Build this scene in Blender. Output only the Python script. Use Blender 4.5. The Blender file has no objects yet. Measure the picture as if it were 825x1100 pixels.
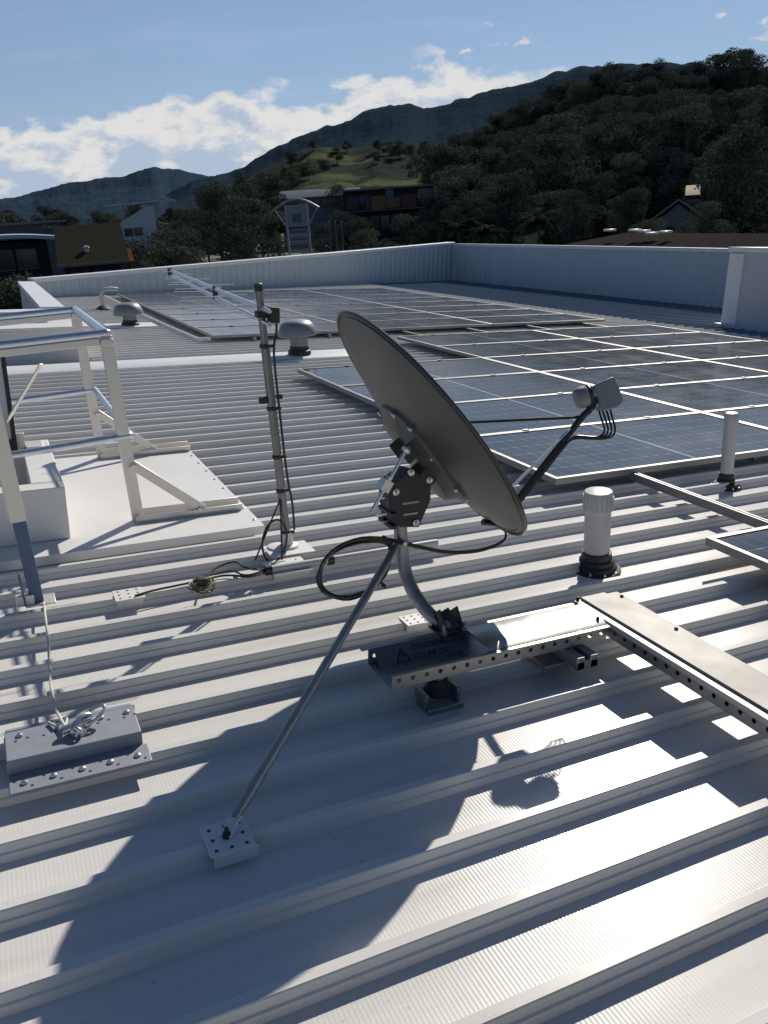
import bpy, math, random
import numpy as np
random.seed(11)
R=math.radians
# ------------------------------------------------------------------ frames
# Roof frame: u runs along the ribs (falls 4.5 degrees to +u), v runs across them, w is the roof normal.
A=R(4.5); CA,SA=math.cos(A),math.sin(A)
def W(p): u,v,w=p; return np.array([u*CA+w*SA, v, -u*SA+w*CA])
UP=np.array([-SA,0,CA])                                   # true vertical in roof coordinates
F=888.; CX,CY=412.5,550.
M=np.array([[.90464571,-.12815623,.40643834],[-.42607716,-.29129224,.85650866],[.00862541,-.94801098,-.31812072]])
EYE=np.array([0,0,1.3])
def V(*a): return np.array(a,float)
def ray(x,y): return M@V(x-CX,y-CY,F)
def PW(x,y,w=0): d=ray(x,y); return EYE+d*((w-1.3)/d[2])
def PV(x,y,v): d=ray(x,y); return EYE+d*(v/d[1])
def PD(x,y,z): return EYE+ray(x,y)*(z/F)
def depth(p): return float(M[:,2]@(np.array(p)-EYE))
EYEW=W(EYE)
def dirw(x,y): return W(ray(x,y))
def far(x,y,dist):                                         # world point at a horizontal distance along a bearing
    d=dirw(x,y); return EYEW+d*(dist/math.hypot(d[0],d[1]))
def nrm(a): a=np.array(a,float); return a/np.linalg.norm(a)
GZ=-7.2                                                    # street level

sc=bpy.context.scene
col=sc.collection
# ------------------------------------------------------------------ mesh builder
class MB:
    def __init__(s): s.v=[]; s.f=[]; s.isl=[]
    def add(s,vs,fs):
        o=len(s.v); s.isl.append((o,len(s.f))); s.v+= [tuple(map(float,p)) for p in vs]; s.f+=[tuple(i+o for i in f) for f in fs]; return s
    def box(s,c,size,ax=None):
        c=np.array(c,float); X,Y,Z=(np.eye(3) if ax is None else ax)
        h=[np.array(a)*d/2 for a,d in zip((X,Y,Z),size)]
        vs=[c+h[0]*i+h[1]*j+h[2]*k for k in(-1,1) for j in(-1,1) for i in(-1,1)]
        return s.add(vs,[(0,2,3,1),(4,5,7,6),(0,1,5,4),(2,6,7,3),(0,4,6,2),(1,3,7,5)])
    def span(s,a,b): a=np.array(a,float); b=np.array(b,float); return s.box((a+b)/2,np.abs(b-a))
    def bar(s,p,q,w,h,up=(0,0,1)):
        p=np.array(p,float); q=np.array(q,float); d=nrm(q-p); y=nrm(np.cross(up,d)); z=np.cross(d,y)
        return s.box((p+q)/2,(np.linalg.norm(q-p),w,h),(d,y,z))
    def tube(s,path,r,n=10,closed=False):
        P=[np.array(p,float) for p in path]; m=len(P); rr=r if hasattr(r,'__len__') else [r]*m
        T=[]
        for i in range(m):
            a=P[i-1] if (i>0 or closed) else P[i]; b=P[(i+1)%m] if (i<m-1 or closed) else P[i]
            T.append(nrm(b-a))
        x=nrm(np.cross(T[0],(0,0,1) if abs(T[0][2])<.9 else (1,0,0))); vs=[]
        for i in range(m):
            x=nrm(x-T[i]*(x@T[i])); y=np.cross(T[i],x)
            vs+=[P[i]+rr[i]*(x*math.cos(2*math.pi*k/n)+y*math.sin(2*math.pi*k/n)) for k in range(n)]
        fs=[]
        for i in range(m if closed else m-1):
            j=(i+1)%m
            fs+=[(i*n+k,i*n+(k+1)%n,j*n+(k+1)%n,j*n+k) for k in range(n)]
        if not closed: fs+=[tuple(range(n))[::-1],tuple(range((m-1)*n,m*n))]
        return s.add(vs,fs)
    def lathe(s,base,axis,prof,n=24):
        base=np.array(base,float); z=nrm(axis); x=nrm(np.cross(z,(0,1,0) if abs(z[1])<.9 else (1,0,0))); y=np.cross(z,x); m=len(prof)
        vs=[base+z*h+r*(x*math.cos(2*math.pi*k/n)+y*math.sin(2*math.pi*k/n)) for r,h in prof for k in range(n)]
        fs=[(i*n+k,i*n+(k+1)%n,(i+1)*n+(k+1)%n,(i+1)*n+k) for i in range(m-1) for k in range(n)]
        fs+=[tuple(range(n))[::-1],tuple(range((m-1)*n,m*n))]
        return s.add(vs,fs)
    def prism(s,pts,d):
        n=len(pts); P=[np.array(p,float) for p in pts]; d=np.array(d,float)
        fs=[tuple(range(n)),tuple(range(2*n-1,n-1,-1))]+[(i,i+n,(i+1)%n+n,(i+1)%n) for i in range(n)]
        return s.add(P+[p+d for p in P],fs)
    def quad(s,*p): return s.add(p,[tuple(range(len(p)))])
    def perf(s,p,d,L,up,h,pitch=.044,r=.0075):             # a perforated strip
        p=np.array(p,float); d=nrm(d); up=nrm(up); n=max(1,int(round(L/pitch))); q=L/n
        for i in range(n):
            c=p+d*(i+.5)*q+up*h/2
            o=[c+d*q/2*a+up*h/2*b for a,b in((1,0),(1,1),(0,1),(-1,1),(-1,0),(-1,-1),(0,-1),(1,-1))]
            ii=[c+d*r*math.cos(k*math.pi/4)+up*r*math.sin(k*math.pi/4) for k in range(8)]
            s.add(o+ii,[(k,(k+1)%8,8+(k+1)%8,8+k) for k in range(8)])
        return s
    def mesh(s,name,anchor=(0,0,0),smooth=38):
        me=bpy.data.meshes.new(name); a=np.array(anchor,float)
        me.from_pydata([tuple(np.array(p)-a) for p in s.v],[],s.f); me.validate(); me.update()
        if smooth:
            me.polygons.foreach_set('use_smooth',[True]*len(me.polygons)); me.set_sharp_from_angle(angle=R(smooth))
        return me
# ------------------------------------------------------------------ scene object helpers
ANCH={}
def tag(o,label,cat,group=None):
    o['label']=label; o['category']=cat
    if group: o['group']=group
    return o
def thing(name,label,cat,at,group=None,world=False,rz=0):
    o=bpy.data.objects.new(name,None); o.empty_display_size=.1; col.objects.link(o); tag(o,label,cat,group)
    if world: o.location=tuple(at); o.rotation_euler=(0,0,rz); ANCH[o.name]=(0,0,0)
    else: o.location=tuple(W(at)); o.rotation_euler=(0,A,0); ANCH[o.name]=tuple(at)
    return o
SPLIT={'bolt','screw','lid_screw','bolt_hole','hinge_lug','cable_clamp','tape_band','saddle','stay_wire','nut','boom_bracket'}
def part(parent,name,mb,mat,bevel=0,smooth=38,label=None):
    if name in SPLIT and len(mb.isl)>1:
        I=mb.isl+[(len(mb.v),len(mb.f))]; o=None
        for (v0,f0),(v1,f1) in zip(I[:-1],I[1:]):
            m=MB(); m.add(mb.v[v0:v1],[tuple(i-v0 for i in f) for f in mb.f[f0:f1]]); m.isl=m.isl[:1]
            o=part(parent,name,m,mat,bevel,smooth,label)
        return o
    a=ANCH[parent.name]; me=mb.mesh(name,a,smooth); me.materials.append(mat)
    o=bpy.data.objects.new(name,me); col.objects.link(o); o.parent=parent; ANCH[o.name]=a
    if bevel: bev(o,bevel)
    if label: o['label']=label
    return o
def bev(o,wd):
    b=o.modifiers.new('bevel','BEVEL'); b.width=wd; b.segments=2; b.limit_method='ANGLE'; b.angle_limit=R(40)
def single(name,label,cat,mb,mat,at,group=None,bevel=0,smooth=38):
    me=mb.mesh(name,at,smooth); me.materials.append(mat); o=bpy.data.objects.new(name,me); col.objects.link(o)
    o.location=tuple(W(at)); o.rotation_euler=(0,A,0); tag(o,label,cat,group); ANCH[o.name]=tuple(at)
    if bevel: bev(o,bevel)
    return o
def struct(name,mb,mat,roof=True,smooth=38,parent=None):
    me=mb.mesh(name,(0,0,0),smooth); me.materials.append(mat); o=bpy.data.objects.new(name,me); col.objects.link(o)
    if roof and not parent: o.rotation_euler=(0,A,0)
    if parent: o.parent=parent
    else: o['kind']='structure'; ANCH[o.name]=(0,0,0)
    return o
def kids(o): return list(o.children)
def copy_tree(o,parent=None):
    ch=kids(o); c=o.copy(); col.objects.link(c); c.parent=parent
    for k in ch: copy_tree(k,c)
    return c
def text_mb(txt,size,origin,X,Y,mbk=None):
    cu=bpy.data.curves.new('txt','FONT'); cu.body=txt; cu.size=size; cu.align_x='LEFT'; cu.fill_mode='FRONT'
    ob=bpy.data.objects.new('txt',cu); col.objects.link(ob); bpy.context.view_layer.update()
    me=bpy.data.meshes.new_from_object(ob.evaluated_get(bpy.context.evaluated_depsgraph_get()))
    mb=mbk or MB(); X=np.array(X);Y=np.array(Y);o=np.array(origin)
    mb.add([o+X*v.co.x+Y*v.co.y for v in me.vertices],[tuple(p.vertices) for p in me.polygons])
    bpy.data.objects.remove(ob); bpy.data.curves.remove(cu); bpy.data.meshes.remove(me)
    return mb
# ------------------------------------------------------------------ materials
class NT:
    def __init__(s,name):
        s.m=bpy.data.materials.new(name); s.m.use_nodes=True; s.t=s.m.node_tree; s.b=s.t.nodes['Principled BSDF']
    def n(s,typ,**k):
        nd=s.t.nodes.new(typ)
        for a,b in k.items():
            if a.startswith('i_'): nd.inputs[a[2:].replace('_',' ')].default_value=b
            else: setattr(nd,a,b)
        return nd
    def l(s,a,b): s.t.links.new(a,b)
    def math(s,op,a,b=None,c=None,clamp=False):
        nd=s.t.nodes.new('ShaderNodeMath'); nd.operation=op; nd.use_clamp=clamp
        for i,x in enumerate((a,b,c)):
            if x is None: continue
            if isinstance(x,(int,float)): nd.inputs[i].default_value=x
            else: s.l(x,nd.inputs[i])
        return nd.outputs[0]
    def mix(s,fac,a,b):
        nd=s.t.nodes.new('ShaderNodeMix'); nd.data_type='RGBA'
        for i,x in ((0,fac),(6,a),(7,b)):
            if isinstance(x,(int,float)): nd.inputs[i].default_value=x
            elif isinstance(x,tuple): nd.inputs[i].default_value=(*x,1) if len(x)==3 else x
            else: s.l(x,nd.inputs[i])
        return nd.outputs[2]
    def obj(s): return s.n('ShaderNodeTexCoord').outputs['Object']
    def noise(s,scale,detail=4,vec=None,rough=.55):
        nd=s.n('ShaderNodeTexNoise'); nd.inputs['Scale'].default_value=scale; nd.inputs['Detail'].default_value=detail; nd.inputs['Roughness'].default_value=rough
        s.l(vec if vec is not None else s.obj(),nd.inputs['Vector']); return nd.outputs['Fac']
    def map(s,vec,scale): 
        nd=s.n('ShaderNodeMapping'); nd.inputs['Scale'].default_value=scale; s.l(vec,nd.inputs['Vector']); return nd.outputs[0]
    def bump(s,h,strength,dist):
        nd=s.n('ShaderNodeBump'); nd.inputs['Strength'].default_value=strength; nd.inputs['Distance'].default_value=dist; s.l(h,nd.inputs['Height']); s.l(nd.outputs[0],s.b.inputs['Normal'])
def simple(name,c,rough=.5,metal=0,var=.12,scale=8,spec=.5,bump=0,rvar=.1):
    t=NT(name); nz=t.noise(scale,5)
    c1=tuple(max(0,x*(1-var)) for x in c); c2=tuple(min(1,x*(1+var)) for x in c)
    t.l(t.mix(nz,c1,c2),t.b.inputs['Base Color']); t.b.inputs['Metallic'].default_value=metal
    t.l(t.math('MULTIPLY_ADD',nz,rvar*2,rough-rvar),t.b.inputs['Roughness']); t.b.inputs['Specular IOR Level'].default_value=spec
    if bump: t.bump(t.noise(scale*6,3),.4,bump)
    return t.m
# painted roof sheet: fine flutes across the pans, a little dirt
def roof_mat(name,c,rough,flute=True):
    t=NT(name); o=t.obj(); sx=t.n('ShaderNodeSeparateXYZ'); t.l(o,sx.inputs[0])
    nz=t.noise(1.3,6,o); dz=t.noise(1.0,5,t.map(o,(.35,9,1))); sp=t.noise(70,2,o)
    a=t.mix(t.math('MULTIPLY',nz,.7),c,tuple(x*.86 for x in c))
    st=t.math('MULTIPLY',t.math('SUBTRACT',dz,.50,clamp=True),2.2,clamp=True)
    a=t.mix(st,a,tuple(x*y for x,y in zip(c,(.66,.64,.60))))
    spk=t.math('GREATER_THAN',sp,.725); a=t.mix(t.math('MULTIPLY',spk,.45),a,(.25,.24,.22))
    t.l(a,t.b.inputs['Base Color'])
    t.l(t.math('MULTIPLY_ADD',nz,.08,rough-.04),t.b.inputs['Roughness']); t.b.inputs['Specular IOR Level'].default_value=.26 if flute else 0
    if flute:
        s1=t.math('SINE',t.math('MULTIPLY',sx.outputs[0],2*math.pi/.0092))
        pan=t.math('LESS_THAN',sx.outputs[2],.004)
        h=t.math('MULTIPLY',s1,pan); h2=t.math('ADD',h,t.math('MULTIPLY',nz,22.)); t.bump(h2,1.0,.00008)
    return t.m
Mt={}
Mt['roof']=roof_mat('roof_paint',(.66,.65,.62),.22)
Mt['strip']=roof_mat('painted_shade_sheet',(.16,.21,.28),.6,False)  # roof shade put into the colour: blue-grey instead of the white sheet
Mt['white']=simple('white_sheet_metal',(.66,.65,.63),.45,var=.05,scale=3)
Mt['coping']=simple('coping_white_paint',(.68,.69,.70),.4,var=.06,scale=2)
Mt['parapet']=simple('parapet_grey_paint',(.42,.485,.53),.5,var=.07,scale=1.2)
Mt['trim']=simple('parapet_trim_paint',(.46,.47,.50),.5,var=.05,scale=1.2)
Mt['alu']=simple('mill_aluminium',(.66,.64,.60),.42,.55,var=.08,scale=14)
Mt['alublue']=simple('bare_aluminium_rail',(.62,.66,.73),.3,.85,var=.08,scale=14)
Mt['galv']=simple('galvanised_steel',(.33,.33,.325),.42,.75,var=.3,scale=26,bump=.0003)
Mt['galvlid']=simple('galvanised_lid',(.42,.41,.385),.36,.85,var=.25,scale=9,rvar=.14)
Mt['steel']=simple('zinc_bolt_steel',(.6,.6,.58),.3,.9,var=.15,scale=40)
def dish_mat():
    t=NT('dish_grey_paint'); o=t.obj(); a=t.noise(4,6,o); st=t.noise(1,5,t.map(o,(3,30,2))); c=t.mix(a,(.054,.057,.059),(.070,.073,.074))
    c=t.mix(t.math('MULTIPLY',t.math('SUBTRACT',st,.52,clamp=True),2.2,clamp=True)  ,c,(.09,.09,.088)); t.l(c,t.b.inputs['Base Color'])
    t.l(t.math('MULTIPLY_ADD',a,.2,.34),t.b.inputs['Roughness']); t.b.inputs['Specular IOR Level'].default_value=.6; t.bump(t.noise(30,3,o),.3,.0002); return t.m
Mt['dish']=dish_mat()
Mt['rim']=simple('dish_rim_paint',(.03,.03,.032),.4)
Mt['blk']=simple('black_plastic',(.018,.018,.02),.5,var=.2)
Mt['cable']=simple('black_cable_jacket',(.014,.014,.016),.42,var=.2)
Mt['rubber']=simple('black_rubber',(.016,.016,.017),.62,var=.3)
Mt['bracket']=simple('powder_coated_bracket',(.028,.029,.032),.5,var=.2)
Mt['pvc']=simple('grey_pvc',(.45,.44,.435),.45,var=.06)
Mt['lnb']=simple('lnb_grey_plastic',(.21,.23,.24),.5,var=.08)
Mt['frame']=simple('anodised_panel_frame',(.25,.25,.25),.48,.4,var=.06)
Mt['rail']=simple('mounting_rail_alu',(.24,.235,.235),.5,.5,var=.1)
Mt['plate']=simple('anchor_plate_grey',(.25,.27,.31),.5,.1,var=.12,scale=20)
Mt['pvcwhite']=simple('white_conduit',(.62,.62,.62),.45,var=.05)
Mt['yel']=simple('earth_cable',(.12,.11,.05),.5,var=.5,scale=60)
Mt['cord']=simple('white_cord',(.55,.54,.50),.6)
Mt['label']=simple('label_grey',(.085,.09,.10),.45,var=.05)
Mt['ink']=simple('label_black_ink',(.008,.008,.009),.5)
Mt['cowl']=simple('cowl_galvanised',(.19,.21,.225),.5,.25,var=.15,scale=12)
def cell_mat():
    t=NT('solar_cells'); o=t.obj(); s=t.n('ShaderNodeSeparateXYZ'); t.l(o,s.inputs[0]); x,y=s.outputs[0],s.outputs[1]
    def line(c,p,w): 
        f=t.math('FRACT',t.math('ADD',t.math('DIVIDE',c,p),.5)); return t.math('LESS_THAN',t.math('ABSOLUTE',t.math('SUBTRACT',f,.5)),w/p/2)
    lx=line(x,.0805,.003); ly=line(y,.158,.0042); bus=line(y,.0316,.0012)
    mid=t.math('LESS_THAN',t.math('ABSOLUTE',x),.008)
    g=t.math('MAXIMUM',t.math('MULTIPLY',lx,.25),t.math('MULTIPLY',ly,t.math('MULTIPLY_ADD',line(x,.0805,.045),.5,.22)))
    g=t.math('MAXIMUM',g,t.math('MULTIPLY',bus,.07)); g=t.math('MAXIMUM',g,t.math('MULTIPLY',mid,.75))
    nz=t.noise(1.2,5); dust=t.noise(3.0,6)
    base=t.mix(nz,(.020,.022,.029),(.031,.034,.042))
    t.l(t.mix(g,base,(.55,.56,.58)),t.b.inputs['Base Color'])
    t.l(t.math('MULTIPLY_ADD',dust,.16,.07),t.b.inputs['Roughness']); t.b.inputs['IOR'].default_value=1.42; t.b.inputs['Specular IOR Level'].default_value=.42
    return t.m
Mt['cell']=cell_mat()
# ------------------------------------------------------------------ world, sun, camera
sund=W(V(.95,.97,1.0)); sund=nrm(sund)
elev=math.asin(sund[2]); azi=math.atan2(sund[0],sund[1])
def make_world():
    w=bpy.data.worlds.new('World'); sc.world=w; w.use_nodes=True; nt=w.node_tree
    bg=nt.nodes['Background']; L=nt.links.new
    sky=nt.nodes.new('ShaderNodeTexSky'); sky.sky_type='NISHITA'; sky.sun_disc=False; sky.sun_elevation=elev; sky.sun_rotation=azi
    sky.altitude=20; sky.air_density=1.0; sky.dust_density=.0; sky.ozone_density=2.0
    tc=nt.nodes.new('ShaderNodeTexCoord')
    def dot(vec):
        n=nt.nodes.new('ShaderNodeVectorMath'); n.operation='DOT_PRODUCT'; L(tc.outputs['Generated'],n.inputs[0]); n.inputs[1].default_value=tuple(vec); return n.outputs['Value']
    def mth(op,a,b=None,c=None,clamp=False):
        n=nt.nodes.new('ShaderNodeMath'); n.operation=op; n.use_clamp=clamp
        for i,x in enumerate((a,b,c)):
            if x is None: continue
            if isinstance(x,(int,float)): n.inputs[i].default_value=x
            else: L(x,n.inputs[i])
        return n.outputs[0]
    def sstep(x,a,b):
        n=nt.nodes.new('ShaderNodeMapRange'); n.interpolation_type='SMOOTHSTEP'; L(x,n.inputs[0]); n.inputs[1].default_value=a; n.inputs[2].default_value=b; return n.outputs[0]
    fw=W(M[:,2]); fw[2]=0; fw=nrm(fw); rt=V(fw[1],-fw[0],0)
    f=mth('MAXIMUM',dot(fw),.05); p=mth('DIVIDE',dot(rt),f); e=mth('DIVIDE',dot((0,0,1)),f)
    def noise(sx,sy,scale,det,off=0,rough=.58):
        c=nt.nodes.new('ShaderNodeCombineXYZ'); L(mth('MULTIPLY',p,sx),c.inputs[0]); L(mth('MULTIPLY',e,sy),c.inputs[1]); c.inputs[2].default_value=off
        n=nt.nodes.new('ShaderNodeTexNoise'); L(c.outputs[0],n.inputs['Vector']); n.inputs['Scale'].default_value=scale; n.inputs['Detail'].default_value=det; n.inputs['Roughness'].default_value=rough
        return n.outputs['Fac']
    big=noise(1,2.0,7,3,3.1); fine=noise(1,1.9,22,8,1.7); hi=noise(.55,3.4,9,7,8.2,.65)
    # level bank of cumulus low over the hills
    top=mth('ADD',mth('MULTIPLY',mth('SUBTRACT',big,.5),.10),mth('MULTIPLY',mth('SUBTRACT',fine,.5),.075))
    edge=mth('SUBTRACT',mth('ADD',top,mth('MULTIPLY_ADD',p,.035,.122)),e)
    d=sstep(edge,-.003,.013)
    d=mth('MULTIPLY',d,sstep(p,.36,.10))
    # lower edge breaks up into the haze
    # small streaks on the right
    st=mth('MULTIPLY',sstep(mth('ADD',fine,mth('MULTIPLY',big,.6)),  .90,1.02),mth('MULTIPLY',sstep(e,.19,.165),sstep(e,.10,.13)))
    d=mth('MAXIMUM',d,mth('MULTIPLY',st,sstep(p,.05,.12)))
    shade=sstep(mth('ADD',edge,mth('MULTIPLY',mth('SUBTRACT',fine,.5),.16)),.020,.070)
    cc=nt.nodes.new('ShaderNodeMix'); cc.data_type='RGBA'; L(mth('MULTIPLY',shade,.85),cc.inputs[0]); cc.inputs[6].default_value=(13.8,13.5,13.2,1); cc.inputs[7].default_value=(6.6,8.5,11.4,1)
    cir_veil=mth('ADD',mth('MULTIPLY',sstep(hi,.46,.80),.26),mth('MULTIPLY',mth('MULTIPLY',sstep(e,1.0,.12),.38),sstep(dot(fw),.4,.85)))  # cirrus streaks, plus a veil added ahead only to lift the visible sky
    m0=nt.nodes.new('ShaderNodeMix'); m0.data_type='RGBA'; L(cir_veil,m0.inputs[0]); tn=nt.nodes.new('ShaderNodeMix'); tn.data_type='RGBA'; tn.blend_type='MULTIPLY'; tn.inputs[0].default_value=1; tn.inputs[7].default_value=(.98,1.0,1.13,1); L(sky.outputs[0],tn.inputs[6]); L(tn.outputs[2],m0.inputs[6]); m0.inputs[7].default_value=(6.5,9.0,13.0,1)
    m1=nt.nodes.new('ShaderNodeMix'); m1.data_type='RGBA'; L(mth('MULTIPLY',d,.93),m1.inputs[0]); L(m0.outputs[2],m1.inputs[6]); L(cc.outputs[2],m1.inputs[7])
    L(m1.outputs[2],bg.inputs['Color']); bg.inputs['Strength'].default_value=SKY
SKY=.056
make_world()
sl=bpy.data.lights.new('sun','SUN'); sl.energy=5.0; sl.angle=R(.53); sl.color=(1,.93,.82)
so=bpy.data.objects.new('sun',sl); col.objects.link(so)
from mathutils import Vector, Matrix
so.rotation_euler=Vector(tuple(-sund)).to_track_quat('-Z','Y').to_euler(); so.location=(20,20,30)
cam=bpy.data.cameras.new('camera'); co=bpy.data.objects.new('camera',cam); col.objects.link(co); sc.camera=co
cam.sensor_fit='VERTICAL'; cam.sensor_height=24; cam.lens=24*F/1100; cam.clip_start=.05; cam.clip_end=40000
rx=W(M[:,0]); ry=W(-M[:,1]); rz_=W(-M[:,2])
co.matrix_world=Matrix(((rx[0],ry[0],rz_[0],EYEW[0]),(rx[1],ry[1],rz_[1],EYEW[1]),(rx[2],ry[2],rz_[2],EYEW[2]),(0,0,0,1)))
sc.view_settings.view_transform='Standard'; sc.view_settings.look='None'; sc.view_settings.exposure=0; sc.view_settings.gamma=1
# ------------------------------------------------------------------ the roof
PITCH=.2018; RIB0=1.085
ribs=[RIB0+PITCH*k for k in range(-12,105)]
RH=.041
def farline(v): return (v-18.15)/.33                       # the slanted far parapet: smallest u at this v
def u0(v):
    if v<9.0: return -4.0
    return max(.95,farline(v)+.02) if v>9.0 else -4.
prof=[]
for c in ribs:
    prof+=[(c-.026,0),(c-.0215,.017),(c-.0165,.0195),(c-.0140,.0385),(c-.0115,RH),(c+.0115,RH),(c+.0140,.0385),(c+.0165,.0195),(c+.0215,.017),(c+.026,0)]
prof=[(v,w) for v,w in prof if v<22.1]
def roof_sheet(ua,ub,name,mat):
    mb=MB(); vs=[]
    for v,w in prof:
        a=max(ua,u0(v)); b=max(ub,a+.01)
        vs+=[(a,v,w),(b,v,w)]
    n=len(prof); mb.add(vs,[(2*i,2*i+1,2*i+3,2*i+2) for i in range(n-1)])
    return struct(name,mb,mat,smooth=28)
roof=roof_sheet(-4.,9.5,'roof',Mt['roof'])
strip=roof_sheet(9.5,12.85,'shade_painted_roof',Mt['strip'])  # same roof carried on to the parapet, its shade painted in as colour
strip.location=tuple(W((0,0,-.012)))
fl=MB()
fl.prism([(-4,8.36,.044),(-4,8.38,.056),(-4,8.82,.060),(-4,8.84,.044)],(7.75,0,0))
struct('roof_flashing',fl,Mt['coping'],parent=roof)
# ------------------------------------------------------------------ parapets
def corr_wall(p,q,topp,topq,bot,thick,side,pitch=.19,dep=.022):
    """profiled sheet from p to q (roof u,v); tops in w; side = unit normal towards the roof"""
    p=V(*p);q=V(*q);L=np.linalg.norm(q-p);d=(q-p)/L;s=np.array(side); mb=MB(); vs=[];n=0; x=0
    while x<L:
        for dx,o in((0,0),(.35,0),(.45,1),(.9,1)):
            xx=x+dx*pitch
            if xx>L: break
            b=p+d*xx+s*o*dep; t=topp+(topq-topp)*xx/L
            vs+=[(b[0],b[1],bot),(b[0],b[1],t)]; n+=1
        x+=pitch
    mb.add(vs,[(2*i,2*i+2,2*i+3,2*i+1) for i in range(n-1)])
    return mb
def parapet(label,p,q,tp,tq,side,thick=.26):
    p2=V(*p);q2=V(*q); s=V(*side); at=((p[0]+q[0])/2,(p[1]+q[1])/2,0)
    t=thing('parapet_wall',label,'parapet wall',at)
    part(t,'cladding',corr_wall(p,q,tp-.03,tq-.03,-.05,thick,side),Mt['parapet'],smooth=20)
    b=MB(); o1=p2-s*(thick-.03); o2=q2-s*(thick-.03); i1=p2-s*.01; i2=q2-s*.01
    zb=-7
    b.add([(i1[0],i1[1],zb),(i2[0],i2[1],zb),(o2[0],o2[1],zb),(o1[0],o1[1],zb),(i1[0],i1[1],tp-.04),(i2[0],i2[1],tq-.04),(o2[0],o2[1],tq-.04),(o1[0],o1[1],tp-.04)],
          [(0,1,5,4),(1,2,6,5),(2,3,7,6),(3,0,4,7),(4,5,6,7)])
    part(t,'wall_core',b,Mt['trim'])
    c=MB(); a1=p2+s*.045;a2=q2+s*.045;c1=p2-s*thick;c2=q2-s*thick
    c.add([(a1[0],a1[1],tp-.075),(a2[0],a2[1],tq-.075),(c2[0],c2[1],tq-.075),(c1[0],c1[1],tp-.075),(a1[0],a1[1],tp),(a2[0],a2[1],tq),(c2[0],c2[1],tq),(c1[0],c1[1],tp)],
          [(0,1,5,4),(1,2,6,5),(2,3,7,6),(3,0,4,7),(4,5,6,7),(0,3,2,1)])
    part(t,'coping',c,Mt['coping'],bevel=.006)
    return t
dF=nrm(V(12.78-.95,22.3-18.36)); sF=V(dF[1],-dF[0])
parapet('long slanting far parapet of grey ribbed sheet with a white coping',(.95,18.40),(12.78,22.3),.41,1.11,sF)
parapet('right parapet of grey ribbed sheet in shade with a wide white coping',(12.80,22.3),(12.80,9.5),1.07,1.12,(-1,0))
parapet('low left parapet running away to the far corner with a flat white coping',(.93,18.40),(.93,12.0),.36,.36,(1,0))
b=MB(); b.span((12.70,22.20,-.05),(12.84,22.42,1.05)); o=part(bpy.data.objects['parapet_wall'],'corner_trim',b,Mt['parapet'])
# boxed end of the right parapet
t=thing('parapet_end','boxed white end of the right parapet with a corner trim strip','parapet end',(11.3,9.1,0))
b=MB(); b.add([(10.25,8.7,-7),(13.06,8.7,-7),(13.06,9.5,-7),(10.25,9.5,-7),(10.25,8.7,1.13),(13.06,8.7,1.13),(13.06,9.5,1.10),(10.25,9.5,1.10)],[(0,1,5,4),(1,2,6,5),(2,3,7,6),(3,0,4,7),(4,5,6,7)])
part(t,'wall_core',b,Mt['trim'])
b=MB(); b.span((10.22,9.26,-.05),(10.26,9.53,1.08)); part(t,'corner_trim',b,Mt['coping'],bevel=.004)
b=MB(); b.span((10.20,8.66,1.10),(13.08,9.56,1.17)); part(t,'coping',b,Mt['coping'],bevel=.006)
b=MB(); b.span((10.10,8.62,.0),(10.25,9.55,.06)); part(t,'base_flashing',b,Mt['trim'])
# white boxed return at the near end of the left parapet
t=thing('parapet_box','low white boxed return with an open recess behind the guard rail','parapet box',(.4,10.,0))
b=MB()
for lo,hi in (((-.6,9.3,-.05),(.93,9.7,.34)),((.62,9.7,-.05),(.93,12.0,.34)),((-.6,11.6,-.05),(.62,12.0,.34)),((-.6,9.7,-.05),(.62,11.6,.06))): b.span(lo,hi)
part(t,'box_wall',b,Mt['white'],bevel=.01)
b=MB(); b.span((-.65,9.26,.34),(.97,9.74,.37)); part(t,'coping',b,Mt['white'],bevel=.006)
# building walls below the roof, out of sight but standing
b=MB(); b.span((-4,-1.4,-7.),(12.8,8.6,-.06)); b.span((.95,8.6,-7.),(12.8,18.3,-.06)); struct('building_base',b,Mt['trim'])
# ------------------------------------------------------------------ solar panels
PW_,PH_,PT_=1.99,.995,.035
def proto_panel():
    t=thing('solar_panel','x','solar panel',(0,0,0),'solar panels on the roof')
    f=MB(); x,y=PW_/2-.004,PH_/2-.004; z=PT_
    f.span((-x,-y,0),(x,-y+.014,z)); f.span((-x,y-.014,0),(x,y,z)); f.span((-x,-y+.014,0),(-x+.014,y-.014,z)); f.span((x-.014,-y+.014,0),(x,y-.014,z))
    # top lip
    for lo,hi in (((-x+.014,-y+.014,z-.002),(x-.014,-y+.024,z)),((-x+.014,y-.024,z-.002),(x-.014,y-.014,z)),((-x+.014,-y+.024,z-.002),(-x+.024,y-.024,z)),((x-.024,-y+.024,z-.002),(x-.014,y-.024,z))): f.span(lo,hi)
    part(t,'frame',f,Mt['frame'])
    g=MB(); g.quad((-x+.014,-y+.014,z-.004),(x-.014,-y+.014,z-.004),(x-.014,y-.014,z-.004),(-x+.014,y-.014,z-.004)); part(t,'cell_sheet',g,Mt['cell'])
    k=MB(); k.quad((-x+.014,-y+.014,.004),(-x+.014,y-.014,.004),(x-.014,y-.014,.004),(x-.014,-y+.014,.004)); part(t,'back_sheet',k,Mt['white'])
    for s in(-.5,.5):
        c=MB(); c.span((s-.02,y-.012,z),(s+.02,y+.016,z+.006)); part(t,'clamp',c,Mt['rail'])
    return t
PZ=.088
pp=proto_panel(); first=[True]
ORD=['first','second','third','fourth','fifth','sixth','seventh','eighth']
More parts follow.
